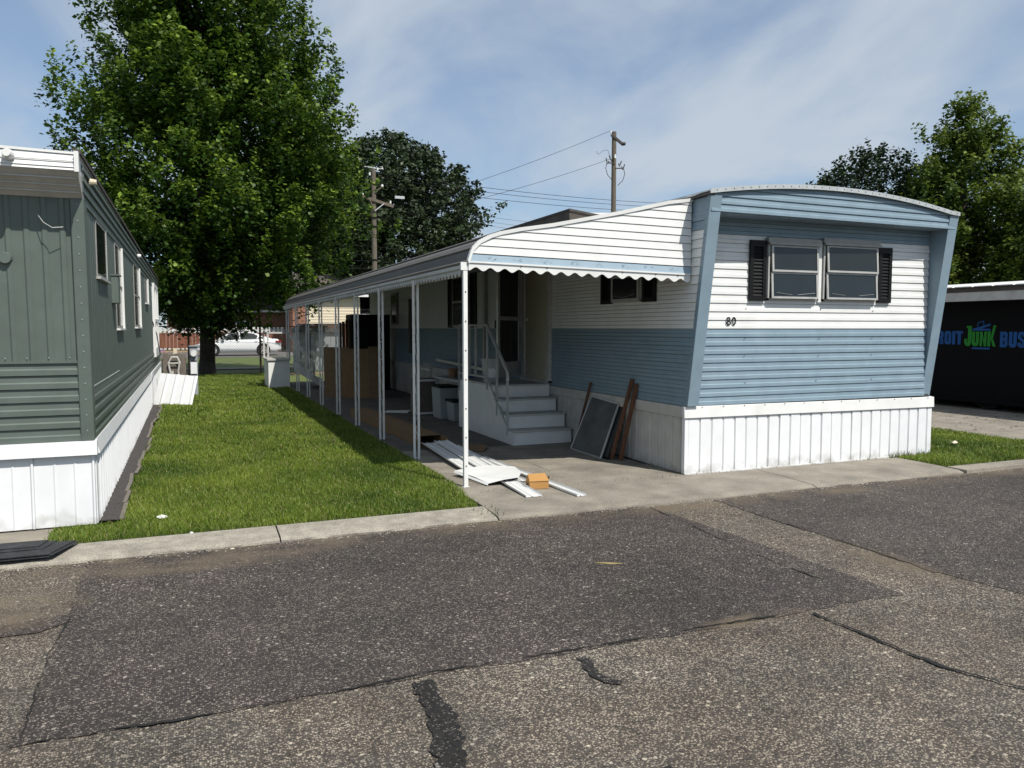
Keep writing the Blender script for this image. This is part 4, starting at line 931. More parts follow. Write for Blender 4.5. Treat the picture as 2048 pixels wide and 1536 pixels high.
MB().tube([(-1.265, yg(2.15), 2.13), (-1.265, yg(2.15)-.04, 2.13)], .05, 12, .04).build('round_knob', M['green'], gh)
wr = MB().tube([(-1.03, 6.90, 2.46), (-.99, 6.87, 2.40), (-.93, 6.85, 2.36), (-.86, 6.87, 2.37)], .003, 4).build('loose_wire', M['rail'], gh)
def gwin(y0, y1, z0, z1, thick, m, mid=True, dark=M['glass'], jt=.012):
    fr = MB()
    for a in ((y0, y0+.03, z0, z1), (y0+.03, y1, z0, z0+.03), (y0+.03, y1, z1-.03, z1)): fr.fbox(FGs, a[0], a[1], a[2], a[3], -.01, thick*.6)
    if mid: fr.fbox(FGs, y0+.03, y1-.05, (z0+z1)/2-.016, (z0+z1)/2+.016, -.01, thick*.8)
    w = fr.build('window', M['hood'], gh); MB().fbox(FGs, y0+.03, y1-.04, z0+.03, z1-.03, -.01, .010).build('pane', dark, w)
    MB().fbox(FGs, y1-.04, y1, z0-.01, z1, -.01, thick+jt).build('jamb', m, w)
    MB().fbox(FGs, y0-.01, y1+.01, z0-.022, z0-.001, 0, thick+.02).build('sill', m, w)
gwin(7.84, 8.78, 2.06, 2.57, .02, M['rail'], False, jt=-.004); gwin(9.75, 10.62, 1.60, 2.56, .022, M['white']); gwin(13.0, 14.35, 1.62, 2.58, .022, M['white']); gwin(16.3, 17.3, 2.08, 2.58, .02, M['white'], False)
for a, b in ((19.4, 20.5), (20.6, 21.6)):
    fr = MB()
    for c in ((a, a+.07, .95, 2.62), (b-.07, b, .95, 2.62), (a+.07, b-.07, .95, 1.15), (a+.07, b-.07, 1.75, 1.81), (a+.07, b-.07, 2.54, 2.62)): fr.fbox(FGs, c[0], c[1], c[2], c[3], 0, .06)
    dr_ = fr.build('door', M['white'], gh); MB().fbox(FGs, a+.07, b-.07, 1.15, 2.54, 0, .02).build('pane', M['glass'], dr_)
mb_ = MB().fbox(FGs, 9.22, 9.44, 1.86, 2.15, 0, .075).build('meter_box', M['green'], gh, bevel=.008)
MB().fbox(FGs, 9.21, 9.45, 2.151, 2.165, 0, .09).build('lid', M['green'], mb_)
MB().tube([(GX+.01, 19.2, 1.75), (GX+.06, 20.0, 1.45), (GX+.10, 20.8, .95)], .012, 5).build('handrail', M['black'], gh)
# belt and skirting
MB().loft([(gx0, yg(.7)-.055, .585), (gx0, yg(.7)-.045, .695), (gx0, 7.12, .70), (gx0, 7.12, .585)], [(GX+.035, yg(.7)-.055, .585), (GX+.035, yg(.7)-.045, .695), (GX+.035, 7.12, .70), (GX+.035, 7.12, .585)]).build('skirting_belt', M['white_clean'], gh)
MB().loft([(GX-.05, 7.122, .585), (GX+.048, 7.122, .585), (GX+.024, 7.122, .70), (GX-.05, 7.122, .70)], [(GX-.05, 17.2, .585), (GX+.048, 17.2, .585), (GX+.024, 17.2, .70), (GX-.05, 17.2, .70)]).build('skirting_belt', M['white_clean'], gh)
MB().box(GX-.05, GX+.04, 17.25, GB, .60, .70).build('skirting_belt', M['white_clean'], gh)
MB().box(gx0+.1, GX-.06, 7.25, GB, 0, .62).build('underfloor', M['black'], gh)
me_g = skirt_panel_mesh(.43, .575, m=M['white_clean'], ribs=2, d=.010); u = GX+.012-.43; k = 0
while u > gx0-.3: piece('skirt_panel', me_g, gh, (u, 7.085, .012), (-.02, 0, 0)); u -= .43
me_g2 = skirt_panel_mesh(.20, .585, m=M['white_clean'], ribs=1, d=.008); y = 7.10
while y < 17.2: piece('skirt_panel', me_g2, gh, (GX+.012, y, .012+(y-7)*.002), (0, 0, rad(90))); y += .20
y = 18.0
while y < GB-.2: piece('skirt_panel', me_g2, gh, (GX+.012, y, .03), (0, 0, rad(90))); y += .20
# panel that has fallen off
fpn = thing('fallen_skirt_panel', 'ribbed white skirting panel tipped out onto the lawn', 'skirting panel', (-.35, 17.6, 0))
A0 = Vector((-.72, 17.75, .02)); B0 = Vector((.03, 17.35, .02)); A1 = Vector((-.56, 17.95, .66)); B1 = Vector((.16, 17.55, .60))
nn_ = (B0-A0).cross(A1-A0).normalized()
mb = MB(); prof = []
for i in range(4):
    a = i/4; prof += [(a, 0), (a+.16, 0), (a+.19, .016), (a+.22, .016)]
prof += [(1, 0)]
mb.loft([A0.lerp(B0, t)+nn_*d for t, d in prof]+[A0.lerp(B0, t)+nn_*(d-.004) for t, d in prof[::-1]], [A1.lerp(B1, t)+nn_*d for t, d in prof]+[A1.lerp(B1, t)+nn_*(d-.004) for t, d in prof[::-1]]); mb.build('panel', M['white_clean'], fpn)
# row of roofing shingles along the foot of the skirting
sb = thing('shingle_border', 'row of dark roofing shingles laid along the green home skirting', 'border', (GX+.1, 12, 0))
rr = random.Random(12); y = 7.15
while y < 17.2:
    l = rr.uniform(.5, .75); w = .16+.03*math.sin(y*1.3)+rr.uniform(-.01,.02); a = rr.uniform(-.05,.05); z = .014+rr.uniform(0,.012)
    x0_ = GX+.03; p = [(x0_, y, z), (x0_+w, y+a*.2, z-.006+rr.uniform(0,.02)), (x0_+w+rr.uniform(-.02,.02), y+l, z+.004), (x0_, y+l, z+.008)]
    tl = MB().prism(p, (0,0,.008)).build('shingle', M['shingle_brown'], sb)
    MB().prism([(p[1][0]-.002, p[1][1], p[1][2]+.009), (p[1][0]-.035, p[1][1], p[1][2]+.009), (p[2][0]-.035, p[2][1], p[2][2]+.009), (p[2][0]-.002, p[2][1], p[2][2]+.009)], (0,0,.004)).build('pale_edge', M['shingle_edge'], tl)
    y += l-.03
# stack of black roofing shingles on the kerb
stk = thing('shingle_stack', 'flat stack of black roofing shingles lying on the kerb at far left', 'shingles', (-1.3, 6.3, .02))
for k in range(5):
    z = .020+k*.009; a = rr.uniform(-.02,.02)
    p = [(-2.2, 6.135, z), (-.925+a, 6.125+a*.4, z), (-.80+a, 6.44, z+.002), (-2.2, 6.50, z)]
    if k == 3: p = [(-2.2, 6.235, z), (-1.6, 6.242, z+.006), (-.985, 6.262, z), (-.93, 6.455, z), (-2.2, 6.51, z)]
    if k == 4: p = [(-2.2, 6.275, z), (-1.6, 6.285, z+.004), (-1.02, 6.30, z), (-.985, 6.46, z), (-2.2, 6.52, z)]
    MB().prism(p, (0,0,.0065)).build('shingle', M['shingle'], stk)

# ------------------------------------------------------------------ meter post, tap board
mt = thing('electric_meter_post', 'grey metal electric meter pedestal in front of the tree trunk', 'meter post', (.10, 20.0, 0))
MB().box(.015, .185, 20.02, 20.16, 0, 1.17).build('pedestal', M['grey_box'], mt, bevel=.006)
MB().box(.0, .20, 19.98, 20.18, 1.17, 1.19).build('cap', M['grey_box'], mt)
MB().tube([(.10, 20.02, 1.00), (.10, 19.93, 1.00)], .075, 16, .065).build('meter_dial', M['porcelain'], mt)
MB().box(.03, .17, 19.99, 20.018, .52, .80).build('cover_plate', M['white_clean'], mt); MB().box(.03, .17, 19.985, 20.018, .82, .835).build('breaker_slot', M['black'], mt)
tbd = thing('tap_board', 'grey wooden board with white pipes and hose behind the fallen panel', 'tap board', (-.33, 19.5, 0))
for i in range(4): MB().box(-.56+i*.124, -.443+i*.124, 19.55, 19.58, .0, 1.02-.02*(i % 2)).build('board', M['wood_grey'], tbd)
MB().box(-.60, -.05, 19.585, 19.62, .82, .90).build('rail', M['wood_grey'], tbd)
MB().tube([(-.42,19.5,.25),(-.40,19.5,.55),(-.44,19.48,.80),(-.37,19.46,.94),(-.25,19.46,.94),(-.20,19.46,.82),(-.24,19.48,.60),(-.18,19.5,.30),(-.18,19.5,.0)], .022, 8).build('hose', M['pvc'], tbd)
MB().tube([(-.36,19.5,.0),(-.36,19.5,.62)], .028, 8).build('pipe', M['pvc'], tbd); MB().tube([(-.45,19.47,.80),(-.18,19.47,.80)], .016, 6).build('pipe', M['pvc'], tbd)
MB().box(-.33,-.25,19.56,19.66,1.0,1.14).build('post_stub', M['cream'], tbd)

# litter
def crumple(x, y, z, s, m, label, cat, name, seed=1, flat_=.4):
    r2 = random.Random(seed); mb = MB(); n = 7
    pts = [(x+s*math.cos(a)*r2.uniform(.5,1.2), y+s*math.sin(a)*r2.uniform(.4,1), z+s*flat_*r2.uniform(0,.5)) for a in [2*math.pi*i/n for i in range(n)]]
    c = (x, y, z+s*flat_); b = [(p[0], p[1], p[2]-.006) for p in pts]; N0 = n
    mb.v = pts+[c]+b+[(c[0], c[1], c[2]-.006)]
    for i in range(n): j = (i+1) % n; mb.face([i, j, n]); mb.face([n+1+i, 2*n+1, n+1+j]); mb.face([i, n+1+i, n+1+j, j])
    return tag(mb.build(name, m), label, cat)
crumple(-.25, 7.08, .02, .055, M['paper'], 'scrap of white paper on the lawn near the green home', 'paper', 'paper_scrap', 2)
crumple(-.02, 6.47, .015, .02, M['paper'], 'tiny white scrap on the kerb edge of the lawn', 'paper', 'paper_scrap', 4)
crumple(9.5, 7.35, .05, .05, M['cream'], 'pale scrap of wood on the right hand grass patch', 'scrap', 'wood_scrap', 6, .9)
crumple(.26, 6.06, ROAD+.006, .022, M['cream'], 'small torn wrapper at the foot of the kerb', 'wrapper', 'wrapper', 8, .25)
tag(MB().prism([(2.58,4.71,ROAD+.008),(2.66,4.66,ROAD+.010),(2.745,4.62,ROAD+.008),(2.66,4.645,ROAD+.008)], (0,0,.004)).build('dry_leaf', M['yellow']), 'thin yellow dry leaf blade on the dark asphalt', 'leaf')
lt = np.column_stack([np.random.default_rng(4).uniform(11.2, 14, 260), np.random.default_rng(5).uniform(8.3, 11.5, 260)])
mb = MB()
for (x, y) in lt:
    s_ = R_.uniform(.008, .03); a = R_.uniform(0, 6.3); mb.v += [(x+s_*math.cos(a), y+s_*math.sin(a), .012), (x+s_*math.cos(a+2.1), y+s_*math.sin(a+2.1), .010+s_*.4), (x+s_*math.cos(a+4.2), y+s_*math.sin(a+4.2), .012)]; i = len(mb.v)-3; mb.face([i, i+1, i+2])
tag(mb.build('leaf_litter', M['shingle_brown'], recalc=False), 'scattered dry leaf litter on the slab by the black trailer', 'leaf litter', kind='stuff')
# grit and small weeds along kerb and skirting
mb = MB(); r3 = random.Random(21)
for i in range(900):
    x = r3.uniform(-1.3, 9.5); y = 6.085-abs(r3.gauss(0, .035)); s_ = r3.uniform(.003, .009)
    mb.ball((x, y, roadz(x, y)+s_*.4), s_, 4, 1, 1, .7)
tag(mb.build('kerb_grit', M['kerb'], recalc=False), 'grit and small stones washed up along the kerb', 'grit', kind='stuff')
V = []; F_ = []
for i in range(420):
    c = r3.choice(((5.5, 7.03, 3.0), (4.95, 7.6, .02), (8.3, 7.03, .35), (8.3, 7.03, .35)) if i % 9 else ((2.38, 6.3, .12),))
    x = c[0]+r3.uniform(-1, 1)*c[2]; y = c[1]+r3.uniform(-.02, .02) if c[0] != 2.38 else r3.uniform(6.12, 6.48); 
    if c[0] == -.3: y = 6.09
    if c[0] == 4.95: y = r3.uniform(7.1, 9.2)
    h_ = r3.uniform(.012, .05)*(2.2 if c[0] == 8.3 else 1); a = r3.uniform(0, 6.3); w_ = .004
    b = len(V); V += [(x-w_*math.cos(a), y-w_*math.sin(a), -.01), (x+w_*math.cos(a), y+w_*math.sin(a), -.01), (x+r3.uniform(-1,1)*h_*.6, y+r3.uniform(-1,.3)*h_*.6, h_)]; F_.append((b, b+1, b+2))
o = mesh_np('weeds', np.array(V), np.array(F_), M['weed'], kind='stuff'); tag(o, 'small weeds in the cracks along skirting and kerb', 'weeds')

# ------------------------------------------------------------------ neighbour on the right: black trailer under a carport
XT = 14.3
tr = thing('box_trailer', 'black trailer lettered in blue and green under the right hand carport', 'trailer', (XT, 10, 0))
MB().box(XT, XT+2.0, 7.6, 13.6, .14, 2.12).build('trailer_box', M['trailer_black'], tr, bevel=.02)
MB().box(XT-.03, XT-.001, 7.55, 13.65, 2.04, 2.12).build('top_rail', M['trailer_black'], tr); MB().box(XT-.03, XT-.001, 7.55, 13.65, .14, .22).build('bottom_rail', M['trailer_black'], tr)
for y in np.arange(7.7, 13.6, 1.15):
    if 8.6 < y < 12.2: continue
    MB().box(XT-.03, XT-.001, y, y+.06, .58, 2.04).build('side_rib', M['trailer_black'], tr)
for y in (9.6, 10.6):
    w = MB().tube([(XT+.25, y, .36), (XT+.5, y, .36)], .36, 20).build('wheel', M['tyre'], tr); MB().tube([(XT+.23, y, .36), (XT+.24, y, .36)], .19, 12).build('rim', M['dark_metal'], w)
MB().box(XT+.2, XT+1.8, 7.0, 7.59, .36, .48).build('chassis', M['black'], tr)
xt = XT-.006
GL = {'I': [[(0,0),(1,0),(1,1),(0,1)]],
      'T': [[(0,.8),(1,.8),(1,1),(0,1)], [(.28,0),(.72,0),(.72,.8),(.28,.8)]],
      'E': [[(0,0),(.45,0),(.45,1),(0,1)], [(.45,.8),(1,.8),(1,1),(.45,1)], [(.45,.41),(.9,.41),(.9,.59),(.45,.59)], [(.45,0),(1,0),(1,.2),(.45,.2)]],
      'O': [[(0,.12),(.42,.2),(.42,.8),(0,.88)], [(.58,.2),(1,.12),(1,.88),(.58,.8)], [(0,.88),(.42,.8),(.58,.8),(1,.88),(.75,1),(.25,1)], [(0,.12),(.25,0),(.75,0),(1,.12),(.58,.2),(.42,.2)]],
      'D': [[(0,0),(.42,0),(.42,1),(0,1)], [(.42,.82),(.6,.8),(1,.85),(.75,1),(.42,1)], [(.42,0),(.75,0),(1,.15),(.6,.2),(.42,.18)], [(.6,.2),(1,.15),(1,.85),(.6,.8)]],
      'U': [[(0,.15),(.42,.22),(.42,1),(0,1)], [(.58,.22),(1,.15),(1,1),(.58,1)], [(0,.15),(.25,0),(.75,0),(1,.15),(.58,.22),(.42,.22)]],
      'N': [[(0,0),(.36,0),(.36,1),(0,1)], [(.64,0),(1,0),(1,1),(.64,1)], [(.36,1),(.36,.62),(.64,0),(.64,.38)]],
      'R': [[(0,0),(.42,0),(.42,1),(0,1)], [(.42,.83),(.6,.81),(1,.87),(.78,1),(.42,1)], [(.6,.81),(.62,.6),(1,.56),(1,.87)], [(.42,.43),(.78,.45),(1,.56),(.62,.6),(.42,.58)], [(.6,0),(1,0),(.98,.4),(.78,.45),(.56,.43)]],
      'B': [[(0,0),(.42,0),(.42,1),(0,1)], [(.42,.83),(.6,.81),(1,.87),(.78,1),(.42,1)], [(.6,.81),(.62,.6),(.96,.54),(1,.87)], [(.42,.43),(.6,.42),(.96,.54),(.62,.6),(.42,.58)], [(.6,.42),(.62,.2),(1,.13),(.96,.54)], [(.42,0),(.78,0),(1,.13),(.62,.2),(.42,.17)]],
      'S': [[(.25,1),(0,.85),(.42,.78),(.58,.8),(1,.88),(.75,1)], [(0,.85),(0,.60),(.42,.66),(.42,.78)], [(0,.60),(.58,.34),(1,.42),(.42,.66)], [(.58,.34),(.58,.2),(1,.13),(1,.42)], [(.58,.2),(.42,.22),(0,.14),(.25,0),(.75,0),(1,.13)], [(.58,.8),(.58,.7),(1,.7),(1,.88)], [(0,.14),(0,.32),(.42,.32),(.42,.22)]],
      'J': [[(.50,.15),(1,.18),(1,1),(.50,1)], [(.30,.90),(.50,.90),(.50,1),(.26,1)], [(0,.16),(.25,0),(.75,0),(1,.18),(.50,.15),(.42,.14)], [(0,.16),(.42,.14),(.42,.36),(0,.36)]],
      'K': [[(0,0),(.36,0),(.36,.72),(0,.72)], [(.36,.42),(.36,.25),(.64,.40),(1,1),(.66,1)], [(.44,.30),(.66,0),(1,0),(.60,.44)]]}
def glyph(ch, ya, yb, z0, z1, m):
    mb = MB()
    for pl in GL[ch]: mb.prism([(xt, lerp(ya, yb, u), lerp(z0, z1, v)) for u, v in pl], (.004, 0, 0))
    return mb.build('letter', m, tr)
for ch, a, b in (('D',12.06,11.90),('E',11.88,11.75),('T',11.73,11.60),('R',11.57,11.41),('O',11.385,11.235),('I',11.215,11.145),('T',11.13,10.98)): glyph(ch, a, b, 1.275, 1.545, M['text_blue'])
for ch, a, b, z1 in (('J',10.945,10.79,1.645),('U',10.778,10.635,1.535),('N',10.615,10.475,1.535),('K',10.455,10.285,1.655)): glyph(ch, a, b, 1.25, z1, M['text_green'])
for ch, a, b in (('B',10.20,10.05),('U',10.025,9.875),('S',9.855,9.71),('T',9.69,9.55),('E',9.53,9.39),('R',9.37,9.22),('S',9.20,9.05)): glyph(ch, a, b, 1.24, 1.535, M['text_blue'])
lg = MB().prism([(xt, 10.775, 1.59), (xt, 10.40, 1.59), (xt, 10.40, 1.555), (xt, 10.775, 1.555)], (.004,0,0)).build('logo_lid', M['text_blue'], tr)
MB().prism([(xt-.001, 10.775, 1.585), (xt-.001, 10.40, 1.695), (xt-.001, 10.405, 1.65), (xt-.001, 10.62, 1.585)], (.003,0,0)).build('lid_flap', M['text_blue'], lg)
hm = MB()
for p, q_ in (((10.67,1.63),(10.66,1.71)), ((10.66,1.71),(10.545,1.74)), ((10.545,1.74),(10.54,1.66))): hm.bar((xt, p[0], p[1]), (xt, q_[0], q_[1]), .018, .004, (0,1,.3))
hm.build('lid_handle', M['text_blue'], lg)
MB().prism([(xt, 10.775, 1.225), (xt, 10.40, 1.225), (xt, 10.40, 1.19), (xt, 10.775, 1.19)], (.004,0,0)).build('logo_base', M['text_blue'], tr)
cpn = thing('carport', 'white ribbed metal carport roof over the black trailer', 'carport', (13.9, 10, 0))
z_e = 2.36
MB().loft([(13.85, 6.8, 2.29), (13.85, 6.8, 2.38), (18.5, 6.8, 2.70), (18.5, 6.8, 2.61)], [(13.85, 19, 2.29), (13.85, 19, 2.38), (18.5, 19, 2.70), (18.5, 19, 2.61)]).build('roof_deck', M['roof_side'], cpn)
for i in range(30):
    y = 6.8+i*.405; MB().loft([(13.80, y, 2.385), (13.80, y+.39, 2.385), (13.80, y+.36, 2.40), (13.80, y+.03, 2.40)], [(18.5, y, 2.72), (18.5, y+.39, 2.72), (18.5, y+.36, 2.735), (18.5, y+.03, 2.735)]).build('roof_panel', M['white'], cpn)
MB().box(13.86, 13.93, 6.8, 19, 2.12, 2.288).build('fascia', M['white_dirty'], cpn)
for y in (7.2, 12.9, 18.6): MB().box(13.88, 13.95, y, y+.07, .006, 2.12).build('post', M['white_dirty'], cpn)
for y in (7.2, 12.9, 18.6): MB().box(18.3, 18.4, y, y+.07, .006, 2.58).build('post', M['white_dirty'], cpn)
ngh = thing('mobile_home', 'dark brown neighbouring mobile home behind the black trailer', 'mobile home', (18.6, 12, 0))
MB().box(18.6, 22, 6.9, 20, .5, 2.5).build('wall', M['roof_side'], ngh); MB().box(18.55, 22.05, 6.85, 20.05, 2.5, 2.6).build('roof', M['white'], ngh); MB().box(18.65, 21.9, 6.95, 19.9, 0, .5).build('skirting', M['white_dirty'], ngh)

# ------------------------------------------------------------------ beyond the lawn: fence, street, car, houses
struct('sidewalk', MB().box(-60, 60, 33.2, 34.3, -.06, -.02), M['concrete'])
struct('dirt_strip', MB().box(-30, 30, 28.9, 29.9, -.07, -.055), M['tan_brick'])
struct('street', MB().box(-120, 160, 47.5, 57, -.07, -.045), M['street'])
struct('paving', MB().box(-30, 30, 57.2, 61.5, -.06, -.02), M['tan_brick'])
fn = thing('chain_link_fence', 'chain link fence with rusty post behind the lawn and tree', 'fence', (2.3, 28.8, 0))
MB().tube([(-14, 28.8, 1.66), (14, 28.8, 1.66)], .02, 6).build('top_rail', M['rust'], fn)
for x in (-12, -9, -6, -3, 0, 2.33, 5.3, 8.3, 11.3): MB().tube([(x, 28.8, -.05), (x, 28.8, 2.35 if x == 2.33 else 1.70)], .035, 8).build('post', M['rust'], fn)
mb = MB(); H_ = 1.6; st_ = .085
x = -14
while x < 14:
    for sgn in (1, -1):
        a = Vector((x, 28.77, .03)); bq = Vector((x+sgn*H_, 28.77, .03+H_)); mb.bar(a, bq, .006, .005)
    x += st_
mb.build('wire_mesh', M['galv'], fn, kind='stuff', recalc=False)
# car ------------------------------------------------------------
def sedan(cx, cy, label):
    t = thing('parked_car', label, 'car', (cx, cy, -.045)); z0 = -.045
    # side profile, nose to the left (x decreasing)
    low = [(-2.42,.30),(-2.45,.50),(-2.38,.66),(-2.1,.76),(-1.45,.86),(-.95,.93),(-.2,.95),(.7,.97),(1.5,1.0),(2.05,1.02),(2.38,.98),(2.45,.80),(2.42,.50),(2.30,.30)]
    yh_ = lambda x, z: (.90-.10*max(0, abs(x)-1.7)/.75)-(.10*max(0,(z-.75))/.25)
    n = 30; secs = []
    def topz(x): return interp(x, [(p[0], p[1]) for p in low[1:12]])
    mb = MB()
    for i in range(n+1):
        x = lerp(-2.45, 2.45, i/n); zt = topz(x); zb_ = .20 if abs(x) < 2.2 else .30; w = .90-.22*max(0, abs(x)-1.55)**1.6
        ring = [(x, -w*.93, zb_), (x, -w, .42), (x, -w*.985, min(.72, zt-.06)), (x, -w*.93, zt-.02), (x, -w*.75, zt), (x, w*.75, zt), (x, w*.93, zt-.02), (x, w*.985, min(.72, zt-.06)), (x, w, .42), (x, w*.93, zb_)]
        mb.v += [(cx+a, cy+b, z0+c) for a, b, c in ring]
    for i in range(n):
        for q in range(10): a0 = i*10+q; b0 = i*10+(q+1) % 10; mb.face([a0, b0, b0+10, a0+10])
    mb.face(list(range(10))); mb.face([n*10+q for q in range(10)][::-1]); body = mb.build('body', M['car'], t, smooth=True)
    ch = [(-1.30,.90),(-.62,1.30),(-.25,1.41),(.35,1.45),(.95,1.38),(1.55,1.15),(1.95,1.01)]
    mb = MB(); S = []
    for x, z in ch:
        w = .80-.22*(z-.9)/.55; mb.v += [(cx+x, cy-.80, z0+.88), (cx+x, cy-w, z0+z-.015), (cx+x, cy-w*.7, z0+z), (cx+x, cy+w*.7, z0+z), (cx+x, cy+w, z0+z-.015), (cx+x, cy+.80, z0+.88)]
    for i in range(len(ch)-1):
        for q in range(6): a0 = i*6+q; b0 = i*6+(q+1) % 6; mb.face([a0, b0, b0+6, a0+6])
    mb.build('cabin', M['car'], t, smooth=True)
    def sw(pts, name='side_window'):
        P = []
        for x, z in pts: w = .80-.22*(max(z,.9)-.9)/.55; P.append((cx+x, cy-w-.018-.03*(1.3-z), z0+z))
        MB().prism(P, (0,.01,0)).build(name, M['glass'], t)
    sw([(-1.02,.99),(-.58,1.26),(-.15,1.36),(.02,1.37),(.04,1.00)]); sw([(.12,1.0),(.10,1.37),(.45,1.38),(.85,1.33),(1.10,1.20),(1.02,1.02)]); sw([(1.10,1.03),(1.18,1.17),(1.42,1.10),(1.46,1.05)])
    for x in (-1.46, 1.40):
        w = MB().tube([(cx+x, cy-.93, z0+.34), (cx+x, cy-.70, z0+.34)], .34, 22).build('wheel', M['tyre'], t)
        MB().tube([(cx+x, cy-.945, z0+.34), (cx+x, cy-.932, z0+.34)], .235, 18).build('rim', M['sash'], w)
        sp_ = MB()
        for k in range(5):
            a = 2*math.pi*k/5; sp_.prism([(cx+x+.19*math.cos(a+d), cy-.946, z0+.34+.19*math.sin(a+d)) for d in (.25,.95)]+[(cx+x+.07*math.cos(a+.6), cy-.946, z0+.34+.07*math.sin(a+.6))], (0,-.003,0))
        sp_.build('rim_gap', M['tyre'], w)
        MB().tube([(cx+x, cy-.912, z0+.36), (cx+x, cy-.60, z0+.36)], .40, 24).build('wheel_arch', M['black'], t)
        w2 = MB().tube([(cx+x, cy+.93, z0+.34), (cx+x, cy+.70, z0+.34)], .34, 16).build('wheel', M['tyre'], t)
    MB().box(cx+2.12, cx+2.46, cy-.86, cy-.55, z0+.80, z0+.90).build('tail_light', M['red'], t); MB().box(cx-2.44, cx-2.15, cy-.84, cy-.5, z0+.58, z0+.68).build('headlight', M['alu'], t)
    for x in (-.12, .92): MB().box(cx+x, cx+x+.16, cy-.925, cy-.895, z0+.86, z0+.885).build('door_handle', M['alu'], t)
    MB().box(cx-.95, cx-.80, cy-1.02, cy-.86, z0+.94, z0+1.04).build('mirror', M['car'], t)
sedan(2.75, 50.0, 'white four door sedan parked on the street behind the chain link fence')
# red-brown board fence with pale pickets behind, brick wall
bf = thing('board_fence', 'low reddish brown board fence across the street', 'fence', (-2, 62, 0))
for i in range(60): MB().box(-8+i*.25, -7.765+i*.25, 62, 62.05, .15, 1.20+R_.uniform(-.02,.02)).build('board', M['redwood'], bf)
MB().box(-8, 7, 61.96, 62.09, 1.2, 1.27).build('cap_rail', M['redwood'], bf)
pk = thing('picket_fence', 'white picket fence showing above the reddish board fence', 'fence', (-2, 63.5, 0))
for i in range(50): MB().box(-8+i*.3, -7.82+i*.3, 63.5, 63.54, 0, 1.75).build('picket', M['white'], pk)
MB().box(-8, 7, 63.55, 63.6, 1.4, 1.5).build('rail', M['white'], pk)
def house(name, label, x0, x1, y0, y1, h, ridge, wall, roofm, brick_part=None, windows=(), axis='x'):
    t = thing(name, label, 'house', ((x0+x1)/2, y0, 0))
    MB().box(x0, x1, y0, y1, -.05, h).build('wall', wall, t)
    nb = int(h/.2)
    for k in range(nb): course(frame((0, y0, 0), (1,0,0), (0,-1,0)), const(x0+.02), const(x1-.02), k*.2, .2, .02).build('siding_board', wall, t)
    ym = (y0+y1)/2; xm = (x0+x1)/2; e_ = .5
    rf = MB()
    if axis == 'x': rf.loft([(x0-e_, y0-e_, h), (x0-e_, ym, ridge), (x0-e_, y1+e_, h)], [(x1+e_, y0-e_, h), (x1+e_, ym, ridge), (x1+e_, y1+e_, h)])
    else: rf.loft([(x0-e_, y0-e_, h), (xm, y0-e_, ridge), (x1+e_, y0-e_, h)], [(x0-e_, y1+e_, h), (xm, y1+e_, ridge), (x1+e_, y1+e_, h)])
    rf.build('roof', roofm, t); MB().box(x0-e_, x1+e_, y0-e_-.06, y0-e_-.01, h-.12, h+.03).build('gutter', M['white'], t)
    for (a, b, c, d) in windows:
        f = MB()
        for q in ((a,a+.1,c,d),(b-.1,b,c,d),(a+.1,b-.1,c,c+.1),(a+.1,b-.1,d-.1,d)): f.box(q[0], q[1], y0-.08, y0-.03, q[2], q[3])
        w = f.build('window', M['white'], t); MB().box(a+.1, b-.1, y0-.06, y0-.035, c+.1, d-.1).build('pane', M['glass'], w)
    return t
h1 = house('house', 'brick house with brown shingle roof seen beneath the big tree', -1.5, 8.2, 66, 75, 3.0, 6.0, M['brick'], M['roof_brown'], windows=((0.5,2.0,1.0,2.2),(3.5,4.6,1.0,2.2)))
h2 = house('house', 'cream sided house glimpsed between the awning posts', 7.55, 11.2, 55, 63, 3.9, 5.6, M['cream'], M['roof_brown'], windows=())
MB().box(6.6, 7.54, 54.97, 57, -.05, 3.85).build('brick_corner', M['brick'], h2)
h3 = house('garage', 'white trimmed garage right of the cream house', 11.4, 17.5, 58, 64, 2.6, 3.0, mat('pale_green_siding', (.42,.48,.38), .6), M['roof_brown'])
MB().box(11.3, 17.6, 57.3, 57.45, 2.3, 2.65).build('fascia', M['white'], h3)
h4 = house('house', 'low house with pale gutter at far left behind the tree', -12, -2.6, 66, 74, 3.0, 5.4, M['white_dirty'], M['roof_brown'], windows=((-5,-3.6,1.1,2.2),))
h5 = house('house', 'brown roofed house showing between the two big trees', 9.2, 17.0, 66, 76, 3.2, 6.4, M['brick'], M['roof_brown'], axis='y')
# shed and its dark gable roof
sh = thing('garden_shed', 'grey metal garden shed with dark roof beyond the back porch', 'shed', (4.8, 31, 0))
for i in range(9): MB().box(3.95+i*.30, 4.24+i*.30, 30.98, 31.03, -.05, 1.45).build('wall_panel', M['shed'], sh)
MB().box(3.95, 6.6, 31.04, 33, -.05, 1.45).build('wall', M['shed'], sh); MB().box(4.25, 4.38, 30.95, 30.979, .05, 1.40).build('door_gap', M['black'], sh)
MB().loft([(3.8, 30.85, 1.45), (4.15, 30.85, 1.78), (6.7, 30.85, 1.78), (6.7, 30.85, 1.45)], [(3.8, 33.1, 1.45), (4.15, 33.1, 1.78), (6.7, 33.1, 1.78), (6.7, 33.1, 1.45)]).build('roof', M['dark_metal'], sh)
